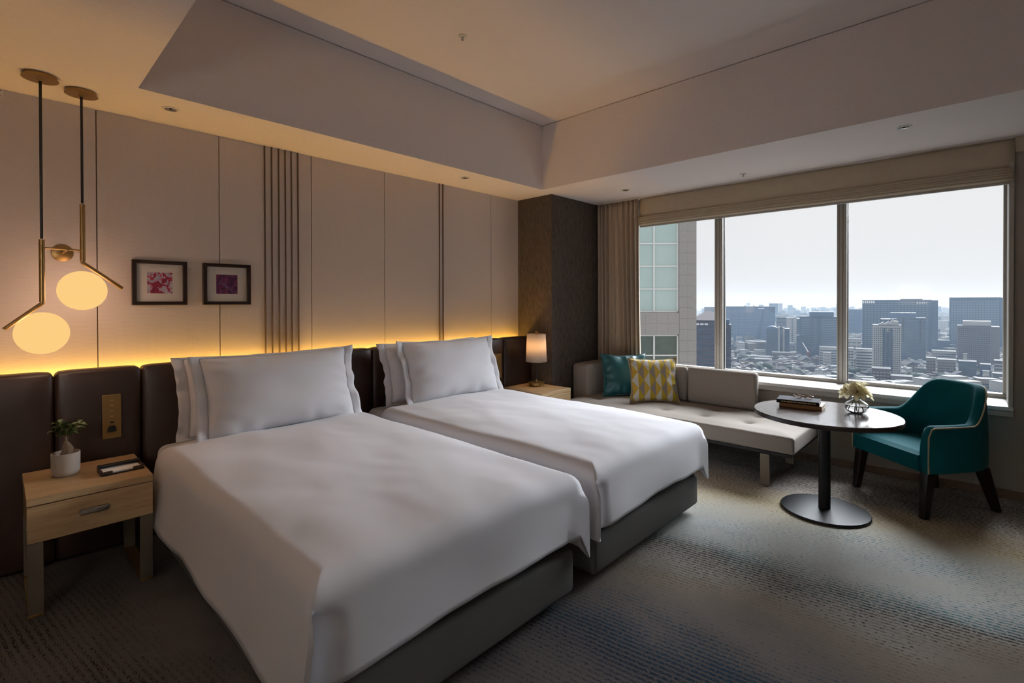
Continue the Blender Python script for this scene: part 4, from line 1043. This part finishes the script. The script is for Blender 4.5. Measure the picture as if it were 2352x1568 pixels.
box('curtain_lining', wx[1] + .9, wx[3], .50, .56, vz(715), vz(402), E['tealpane'], nt_)

def zt(py, D): return EYE - (py - 692.2) * D / FPX - GZ       # height of a roof above the ground
def uu(px, D): return (px - 1176) / FPX * D
def std(name, label, pl, pr, py, D, depth, wall, glass, n, frac=.5, cols=0, gap=.25, rz=0.0, group=None, low=0.0):
    u0 = uu((pl + pr) / 2, D); th = math.atan2(u0, D); w = (pr - pl) / FPX * D * math.cos(th); h = zt(py, D)
    t = tower_root(name, label, u0, D, w, depth, rz - th, group=group)
    block(t, 'wall', -w / 2, w / 2, 0, depth, 0, h, wall)
    bands(t, w, depth, low, h - 2.0, n, glass, frac, cols, gap)
    block(t, 'roof_slab', -w / 2 - .3, w / 2 + .3, -.3, depth + .3, h, h + .8, E['roofgrey'])
    return t, w, h
# pyramid-roofed striped tower
t, w, h = std('striped_tower', 'mauve striped tower with a low pyramid roof left of the first mullion', 1588, 1666, 737, 430, 30, E['violet'], E['blueband'], 24, .5)
hr = zt(714, 430); b = MB(); b.add([(-w / 2 - .8, -.8, h + .8), (w / 2 + .8, -.8, h + .8), (w / 2 + .8, 30.8, h + .8), (-w / 2 - .8, 30.8, h + .8), (-2.0, 15, hr), (2.0, 15, hr)], [(0, 1, 5, 4), (1, 2, 5), (2, 3, 4, 5), (3, 0, 4), (3, 2, 1, 0)]); b.build('pyramid_roof', E['pink'], t)
for k, q in enumerate((-10, -6.5, -3)): block(t, 'sign', q, q + 2.6, -.5, -.32, h - 3.2, h - 1.8, E['signwhite'])
t, w, h = std('striped_annexe', 'narrow striped annexe tower just right of the first mullion', 1660, 1679, 747, 445, 26, E['violet'], E['blueband'], 22, .5)
block(t, 'lift_house', -w / 2 + .5, w / 2 - 1.4, 4, 14, h + .8, h + 5.5, E['blue'])
# wide blue glass building with a slanting fold
t, w, h = std('blue_glass_block', 'wide blue glass office block seen in the middle pane at left', 1662, 1779, 704, 1200, 70, E['blue'], E['skyglass'], 24, .15)
for px in (1681, 1696, 1711): x = (px - 1720.5) * w / 117; block(t, 'fin', x - .5, x + .5, -.9, .2, 10, h, E['blueband'])
b = MB(); x1 = (1752 - 1720.5) * w / 117; x0 = (1741 - 1720.5) * w / 117; b.add([(x1, -.6, h - 2), (x1 + 5, -.6, h - 2), (x0 + 4, -.6, 6), (x0 - 5, -.6, 6), (x1, .3, h - 2), (x1 + 5, .3, h - 2), (x0 + 4, .3, 6), (x0 - 5, .3, 6)], [(0, 1, 2, 3), (0, 4, 5, 1), (1, 5, 6, 2), (2, 6, 7, 3), (3, 7, 4, 0)]); b.build('slanted_fold', E['blueband'], t)
block(t, 'sign', 20, 33, -.8, -.3, h - 5, h - 2.6, E['signwhite']); block(t, 'corner_panel', w / 2 - 11, w / 2 + .3, -.7, .2, h - 14, h - .5, E['slate'])
block(t, 'roof_hut', -10, -7, 20, 24, h + .8, h + 3, E['slate']); block(t, 'roof_hut', 9, 12, 20, 24, h + .8, h + 3, E['slate'])
# rounded apartment tower
t, w, h = std('arched_apartment', 'rounded grey apartment tower with an arched roof in the middle pane', 1760, 1787, 757, 940, 30, E['slate'], E['rooflight'], 17, .35, 7, .3)
ar = MB(); ar.prism([(-w / 2, h + .8)] + [(w / 2 * math.cos(a), h + .8 + 6.0 * math.sin(a)) for a in [math.pi - math.pi * k / 14 for k in range(15)]], 0, 30); o = ar.build('arched_roof', E['blue'], t, (0, 30, 0), (math.pi / 2, 0, 0), smooth=30)
block(t, 'stair_tower', w / 2, w / 2 + 3, -1, 12, 0, h + 6, E['whitewall']); block(t, 'recess', w / 2 + 3, w / 2 + 8, 1, 12, 0, h + 5, E['darkglass']); block(t, 'stair_tower', w / 2 + 8, w / 2 + 11, -1, 12, 0, h + 5.5, E['whitewall']); block(t, 'wing', w / 2 + 11, w / 2 + 19, 0, 20, 0, h + 3, E['slate'])
# white apartment tower
t, w, h = std('white_apartment_slab', 'white and charcoal apartment tower behind the arched one', 1784, 1806, 729, 1060, 28, E['slate'], E['whitewall'], 22, .28, 5, .2)
block(t, 'white_wing', w / 2, w / 2 + 14, 1, 24, 0, h + 1, E['whitewall']); block(t, 'white_wing', w / 2 + 14, w / 2 + 19, -2, 20, 0, h + 2, E['whitewall']); block(t, 'dark_wing', w / 2 + 19, w / 2 + 27, 0, 22, 0, h - 2, E['slate'])
for k in range(16): block(t, 'loggia', w / 2 + 10, w / 2 + 12.5, .6, 1.2, h - 5 - 4.2 * k, h - 3 - 4.2 * k, E['darkglass'])
# blue office with penthouse
t, w, h = std('blue_office', 'blue banded office building with a rooftop block left of the second mullion', 1836, 1936, 728, 850, 60, E['blueband'], E['skyglass'], 24, .22)
xp = lambda px: (px - 1886) * w / 100
block(t, 'penthouse', xp(1859), xp(1915), 6, 40, h, zt(716, 850), E['blue']); block(t, 'dark_bay', xp(1862), xp(1868), -.7, .3, h - 60, h - 6, E['slate']); block(t, 'dark_bay', xp(1876), xp(1886), -.7, .3, 10, h - 2, E['slate'])
block(t, 'low_wing', xp(1829), xp(1853), -14, -.8, 0, zt(770, 850), E['slate'])
# far blue slab
std('far_blue_slab', 'plain blue slab tower just right of the second mullion', 1940, 1980, 711, 1300, 40, E['blue'], E['blueband'], 22, .4)
# wide tower with white sign
t, w, h = std('wide_sign_tower', 'wide slate office tower carrying a white name sign at its top right', 1978, 2136, 690, 930, 70, E['slate'], E['skyglass'], 27, .34, 19, .28)
block(t, 'glass_corner', w / 2, w / 2 + 9.5, 0, 60, 0, h, E['blueband']); block(t, 'roof_edge', w / 2 - 44, w / 2 - 12, 6, 30, h + .8, h + 2.6, E['slate'])
for k in range(6): block(t, 'open_top_frame', -w / 2 + .5 + 3.3 * k, -w / 2 + 2.8 + 3.3 * k, -.6, .2, h - 5.5, h - .8, E['signwhite'])
cu_ = bpy.data.curves.new('sign_text', 'FONT'); cu_.body = 'SONY'; cu_.size = 4.7; cu_.extrude = .12; cu_.space_character = 1.18; cu_.align_x = 'CENTER'
tmp = bpy.data.objects.new('tmp', cu_); COL.objects.link(tmp); dg = bpy.context.evaluated_depsgraph_get(); tme = bpy.data.meshes.new_from_object(tmp.evaluated_get(dg)); bpy.data.objects.remove(tmp)
tme.materials.clear(); tme.materials.append(E['signwhite']); so_ = obj('sign_lettering', tme, t, ((2116 - 2057) * w / 158, -1.0, h - 6.3), (math.pi / 2, 0, 0)); so_.scale = (1.1, 1.0, 1.0); tag(so_, 'white letters SONY')
# dark glass building before it
t, w, h = std('dark_glass_office', 'dark blue glass office in front of the wide slate tower', 2060, 2126, 731, 800, 40, E['blueband'], E['skyglass'], 26, .16)
xp = lambda px: (px - 2093) * w / 66
block(t, 'penthouse', xp(2043), xp(2104), 12, 34, h, zt(719, 800), E['blue']); block(t, 'wing', xp(2020), xp(2060), 4, 36, 0, h - 2, E['slate'])
for px in (2075, 2114): block(t, 'shaft', xp(px) - 1, xp(px) + 1, -.6, .3, 35, h, E['darkglass'])
# white residential tower
t, w, h = std('white_residential_tower', 'white residential tower with a spiky crown in front of the dark glass office', 2004, 2070, 748, 640, 30, E['whitewall'], E['darkglass'], 25, .5, 13, .42)
xp = lambda px: (px - 2037) * w / 66
block(t, 'glass_strip', xp(2036), xp(2043), -.9, .3, 0, h - 8, E['slate']); block(t, 'balcony_stack', xp(2028), xp(2034), -.8, .3, 0, h - 4, E['slate']); block(t, 'balcony_stack', xp(2044.5), xp(2050), -.8, .3, 0, h - 4, E['slate'])
for px, hh in ((2024, 4), (2036, 5), (2047, 8), (2058, 4.5)):
    b = MB(); x = xp(px); b.add([(x - 4, 2, h + .8), (x + 3, 2, h + .8), (x + 3, 16, h + .8), (x - 4, 16, h + .8), (x + 2.5, 2, h + .8 + hh), (x + 2.5, 16, h + .8 + hh)], [(0, 1, 4), (1, 2, 5, 4), (2, 3, 5), (3, 0, 4, 5), (3, 2, 1, 0)]); b.build('crown_fin', E['whitewall'], t)
block(t, 'lift_house', xp(2052), xp(2062), 4, 16, h + .8, h + 6, E['whitewall'])
# right-hand towers
t, w, h = std('right_slate_tower', 'tall slate tower with fine window bands at the right edge of the view', 2179, 2297, 684.5, 1000, 60, E['blueband'], E['skyglass'], 31, .40, 17, .30)
block(t, 'glass_flank', w / 2, w / 2 + 10, 3, 50, 0, h, E['blue']); block(t, 'roof_band', -w / 2 + .2, w / 2 - .2, -.5, .3, h - 6, h - .3, E['slate'])
t, w, h = std('pinkish_tower', 'pinkish stone tower with square windows before the right slate tower', 2198, 2276, 750, 720, 34, E['pink'], E['darkglass'], 21, .42, 15, .4)
block(t, 'parapet', (2211 - 2237) * w / 78, (2276 - 2237) * w / 78, 3, 26, h, zt(738, 720), E['whitewall']); block(t, 'flank', w / 2, w / 2 + 9, 1, 30, 0, h, E['pink'])
std('edge_tower', 'slim pale tower at the far right edge of the window', 2304, 2345, 760, 900, 30, E['slate'], E['blue'], 20, .4)
# mid-rise blocks, each described
mids = [
 ('dark slab block between the two right-hand towers', 2146, 2182, 783, 950, 30, 'slate', 'blueband', 5, .4, 0),
 ('beige apartment block with a plain gable in the right pane', 2128, 2150, 824, 640, 20, 'beige', 'darkglass', 7, .4, 3),
 ('long beige apartment block with rows of balconies in the right pane', 2153, 2196, 828, 630, 20, 'beige', 'darkglass', 7, .42, 7),
 ('white low office with a flat roof above the beige apartments', 2140, 2196, 808, 760, 24, 'whitewall', 'darkglass', 6, .35, 0),
 ('grey green office block beside the long beige apartments', 2202, 2243, 832, 620, 22, 'slate', 'greenpane', 6, .5, 6),
 ('slim white rooftop tower above the grey green office', 2213, 2222, 815, 640, 9, 'whitewall', 'darkglass', 3, .1, 1),
 ('small blue fronted block beside the red brick apartments', 2252, 2276, 839, 600, 18, 'slate', 'blueband', 5, .5, 4),
 ('red brown apartment block with white balconies at the right edge', 2284, 2322, 831, 610, 20, 'brown', 'whitewall', 6, .4, 0),
 ('slim white block standing before the pinkish tower', 2258, 2273, 855, 560, 10, 'whitewall', 'darkglass', 3, .12, 2),
 ('small white house block with square windows near the armchair', 2245, 2286, 873, 545, 14, 'whitewall', 'darkglass', 3, .45, 7),
 ('pale grey block at the right window edge', 2280, 2325, 861, 550, 16, 'rooflight', 'slate', 4, .4, 4),
 ('mauve brown apartment block with side balconies in the right pane', 2003, 2046, 848, 565, 20, 'brown', 'whitewall', 6, .22, 5),
 ('long low grey block beside the mauve brown apartments', 2046, 2096, 866, 545, 18, 'pink', 'darkglass', 4, .45, 8),
 ('striped white block left of the white residential tower', 1966, 2004, 803, 690, 20, 'whitewall', 'darkglass', 8, .42, 0),
 ('white block with a roof sign beside the second mullion', 1945, 1979, 780, 830, 22, 'whitewall', 'slate', 6, .3, 3),
 ('tall narrow white block touching the second mullion', 1948, 1961, 801, 680, 18, 'whitewall', 'darkglass', 9, .45, 2),
 ('white stepped block left of the second mullion', 1882, 1932, 799, 760, 24, 'whitewall', 'blueband', 7, .45, 0),
 ('plain white annexe before the stepped block', 1890, 1909, 811, 735, 12, 'whitewall', 'darkglass', 5, .12, 1),
 ('beige office block with dark front in the middle pane', 1712, 1760, 785, 990, 26, 'beige', 'darkglass', 5, .5, 0),
 ('bright white warehouse block in the middle pane at left', 1695, 1711, 788, 960, 18, 'whitewall', 'slate', 3, .2, 2),
 ('white open-framed school block in the middle pane', 1732, 1758, 804, 900, 16, 'whitewall', 'darkglass', 4, .5, 5),
 ('long white flat-roofed hall in the middle pane', 1711, 1766, 819, 800, 22, 'whitewall', 'darkglass', 2, .35, 10),
 ('second long white flat-roofed hall further forward in the middle pane', 1733, 1773, 825.5, 770, 18, 'rooflight', 'darkglass', 2, .35, 12),
 ('beige car park with ramps in the middle pane', 1773, 1836, 811, 850, 24, 'beige', 'darkglass', 5, .45, 0),
]
for lab, pl_, pr_, py, D, dep, wl_, gl_, n_, fr_, cl_ in mids:
    std('midrise_block', lab, pl_, pr_, py, D, dep, E[wl_], E[gl_], n_, fr_, cl_)
# crane
cr = thing('construction_crane', 'red and white construction crane boom before the blue office', 'crane', tuple(city(uu(1857, 790), 790, GZ)), CITY_RZ)
hc = zt(812, 790); box('mast', -1.1, 1.1, -1.1, 1.1, 0, hc, E['cranered'], cr); box('cab', -2.2, 2.2, -2, 2, hc, hc + 3.5, E['cranered'], cr)
b = MB(); b.tube([(0, 0, hc + 2), (-9.5, 0, hc + 18)], [.9, .5], 6); b.build('boom', E['signwhite'], cr); b = MB(); b.tube([(-9.5, 0, hc + 18), (-12, 0, hc + 22)], [.5, .35], 6); b.build('boom_tip', E['cranered'], cr)

# trees
def blob(name, r, seed, sub=3):
    bm = bmesh.new(); bmesh.ops.create_icosphere(bm, subdivisions=sub, radius=r)
    for v_ in bm.verts:
        n_ = nz3(v_.co.x * 3 / r + seed, v_.co.y * 3 / r, v_.co.z * 3 / r); v_.co *= 1 + .28 * n_; v_.co.z = v_.co.z * .8 + r * .9
    me = bpy.data.meshes.new(name); bm.to_mesh(me); bm.free(); me.materials.append(E['crown']); me.polygons.foreach_set('use_smooth', [True] * len(me.polygons)); return me
tm = [blob('crown', 7.0, k * 3.1) for k in range(3)]
tspots = [(2086, 600), (2098, 596), (2079, 606), (2108, 588), (2120, 585), (1966, 640), (1976, 645), (1958, 640), (1700, 800), (1712, 790), (1690, 815), (1740, 690), (1752, 684), (1762, 692), (2135, 560), (2148, 556), (1812, 690), (1830, 640), (2012, 610), (2172, 575)]
occupied = [(uu(px, D), D, 9) for px, D in tspots]
# low houses
def house_mesh(kind, w, d, h, wall, roof):
    b = MB(); b.box(-w / 2, w / 2, -d / 2, d / 2, 0, h, 0)
    if kind == 'flat':
        b.box(-w / 2 - .2, w / 2 + .2, -d / 2 - .2, d / 2 + .2, h, h + .5, 1); b.box(-w * .2, w * .15, -d * .1, d * .2, h + .5, h + 2.6, 0)
    elif kind == 'gable':
        e = .6; r = h + w * .26
        b.add([(-w / 2 - e, -d / 2 - e, h - .1), (w / 2 + e, -d / 2 - e, h - .1), (w / 2 + e, d / 2 + e, h - .1), (-w / 2 - e, d / 2 + e, h - .1), (0, -d / 2 - e, r), (0, d / 2 + e, r)], [(0, 1, 4), (1, 2, 5, 4), (2, 3, 5), (3, 0, 4, 5), (3, 2, 1, 0)], 1)
    else:
        e = .6; r = h + w * .24
        b.add([(-w / 2 - e, -d / 2 - e, h - .1), (w / 2 + e, -d / 2 - e, h - .1), (w / 2 + e, d / 2 + e, h - .1), (-w / 2 - e, d / 2 + e, h - .1), (0, -d / 6, r), (0, d / 6, r)], [(0, 1, 4), (1, 2, 5, 4), (2, 3, 5), (3, 0, 4, 5), (3, 2, 1, 0)], 1)
    nw = max(2, int(w / 3.2))
    for lv_ in range(max(1, int(h / 3))):
        for i in range(nw):
            x = -w / 2 + w * (i + .5) / nw; b.box(x - .7, x + .7, -d / 2 - .12, -d / 2 + .1, lv_ * 3 + 1.0, lv_ * 3 + 2.3, 2)
    return b.mesh('house', [wall, roof, E['darkglass']])
kinds = []
random.seed(21)
for k in range(16):
    kd = random.choice(['flat', 'flat', 'gable', 'hip']); sz = (random.uniform(8, 17), random.uniform(8, 13), random.choice([5.5, 6.5, 8.5, 9.5, 12.0])); wl_ = random.choice(['whitewall', 'whitewall', 'beige', 'rooflight', 'brown', 'pink', 'slate']); rf_ = random.choice(['rooflight', 'roofgrey', 'roofblue', 'roofbrown', 'rooflight'])
    kinds.append((house_mesh(kd, *sz, E[wl_], E[rf_]), ('tall ' if sz[2] > 9 else 'low ') + {'whitewall': 'white', 'beige': 'beige', 'rooflight': 'pale grey', 'brown': 'brown', 'pink': 'pinkish', 'slate': 'slate'}[wl_] + ' house with ' + {'rooflight': 'light', 'roofgrey': 'grey', 'roofblue': 'bluish', 'roofbrown': 'brown'}[rf_] + ' ' + {'flat': 'flat', 'gable': 'gabled', 'hip': 'hipped'}[kd] + ' roof'))
def place_words(u, v):
    px = 1176 + FPX * u / v; pane = 'middle' if px < 1936 else 'right'; f_ = (px - 1668) / 254 if px < 1936 else (px - 1953) / 360
    col_ = ['left edge', 'left part', 'centre', 'right part', 'right edge'][max(0, min(4, int(f_ * 5)))]
    row_ = ['nearest', 'second', 'third', 'fourth', 'fifth', 'sixth', 'seventh', 'farthest'][max(0, min(7, int((v - 548) / 34)))]
    return f'{row_} rows, {pane} pane {col_}'
random.seed(11)
for k, (px, D) in enumerate(tspots):
    u_ = uu(px, D); t = thing('tree', 'dark green tree among houses, ' + place_words(u_, D) + (', taller' if k % 2 else ', lower'), 'tree', tuple(city(u_, D, GZ)), random.uniform(0, 6), 'trees among the low houses'); s_ = random.uniform(1.1, 1.3) if k % 2 else random.uniform(.75, .95)
    o = obj('crown', tm[k % 3], t, (0, 0, 1.5)); o.scale = (s_, s_, s_)
spots = []
v_ = 500.0
while v_ < 1500:
    lo_, hi_ = .40 * v_, 1.04 * v_
    u_ = lo_
    while u_ < hi_:
        uu_, vv_ = u_ + random.uniform(-3, 3), v_ + random.uniform(-4, 4)
        if not any(abs(uu_ - a) < c + 6 and abs(vv_ - b2) < d2 + 6 for a, b2, c, d2 in footprints) and not any(math.hypot(uu_ - a, vv_ - b2) < r_ for a, b2, r_ in occupied): spots.append((uu_, vv_))
        u_ += random.uniform(13, 19) * (1 + (v_ - 500) / 1600)
    v_ += random.uniform(14, 19) * (1 + (v_ - 500) / 1000)
near_n = 0; far = MB(); fmats = [E['whitewall'], E['rooflight'], E['darkglass'], E['roofgrey'], E['beige'], E['roofblue']]
def seen(u, v):
    px = 1176 + FPX * u / v; return px > 1672 and v > 548 and not (1920 < px < 1952)
first = True
for u_, vv_ in spots:
    me, words = random.choice(kinds); rz = CITY_RZ + random.choice([0, .25, -.3, .6, 1.57])
    if near_n < 290 and seen(u_, vv_):
        o = obj('house', me, None, tuple(city(u_, vv_, GZ)), (0, 0, rz)); near_n += 1
        tag(o, words + ', ' + place_words(u_, vv_), 'house', 'low houses below the towers')
    else:
        c = city(u_, vv_, GZ); w = random.uniform(9, 20); d = random.uniform(9, 16); h = random.choice([6, 8, 10, 14, 20]); cs, sn = math.cos(rz), math.sin(rz); i0 = len(far.v)
        far.box(-w / 2, w / 2, -d / 2, d / 2, 0, h, random.choice([0, 0, 4, 3])); far.box(-w / 2 - .3, w / 2 + .3, -d / 2 - .3, d / 2 + .3, h, h + .6, random.choice([1, 3, 5, 1]))
        for q in range(1, int(h / 3.4) + 1): far.box(-w / 2 + .8, w / 2 - .8, -d / 2 - .15, -d / 2 + .2, q * 3.2 - 1.7, q * 3.2 - .5, 2)
        for i in range(i0, len(far.v)): x, y, z = far.v[i]; far.v[i] = (c.x + x * cs - y * sn, c.y + x * sn + y * cs, GZ + z)
# skyline further out
random.seed(33)
for k in range(900):
    v2 = random.uniform(1500, 5200); u2 = random.uniform(.38, 1.06) * v2; c = city(u2, v2, GZ)
    w = random.uniform(14, 46); d = random.uniform(12, 30); h = random.choice([9, 12, 16, 22, 30, 42]) * random.uniform(.8, 1.2); 
    if random.random() < .03: h = random.uniform(60, 95); w = 28
    cs, sn = math.cos(CITY_RZ), math.sin(CITY_RZ); i0 = len(far.v)
    far.box(-w / 2, w / 2, -d / 2, d / 2, 0, h, random.choice([0, 4, 3, 5])); far.box(-w / 2 - .3, w / 2 + .3, -d / 2 - .3, d / 2 + .3, h, h + .8, random.choice([1, 1, 3]))
    for i in range(i0, len(far.v)): x, y, z = far.v[i]; far.v[i] = (c.x + x * cs - y * sn, c.y + x * sn + y * cs, GZ + z)
fo = far.build('distant_rooftops', fmats); tag(fo, 'countless hazy rooftops stretching to the horizon', 'rooftops', None, 'stuff')

# haze over the city: a real scattering volume between the neighbouring tower and the horizon
hz = MB(); a = [city(-500, 120), city(6500, 120), city(6500, 6200), city(-500, 6200)]
hz.add([(p.x, p.y, GZ + .5) for p in a] + [(p.x, p.y, 70) for p in a], [(0, 3, 2, 1), (4, 5, 6, 7), (0, 1, 5, 4), (1, 2, 6, 5), (2, 3, 7, 6), (3, 0, 4, 7)])
hm = bpy.data.materials.new('city_haze'); hm.use_nodes = True; hnt = hm.node_tree; hnt.nodes.clear()
ho = N(hnt, 'ShaderNodeOutputMaterial'); vsn = N(hnt, 'ShaderNodeVolumeScatter'); vsn.inputs['Color'].default_value = (.55, .74, 1.0, 1); vsn.inputs['Density'].default_value = .00021; vsn.inputs['Anisotropy'].default_value = -.2
hnt.links.new(vsn.outputs[0], ho.inputs['Volume'])
hob = hz.build('haze', hm); tag(hob, 'pale daylight haze hanging over the city', 'haze', None, 'stuff')
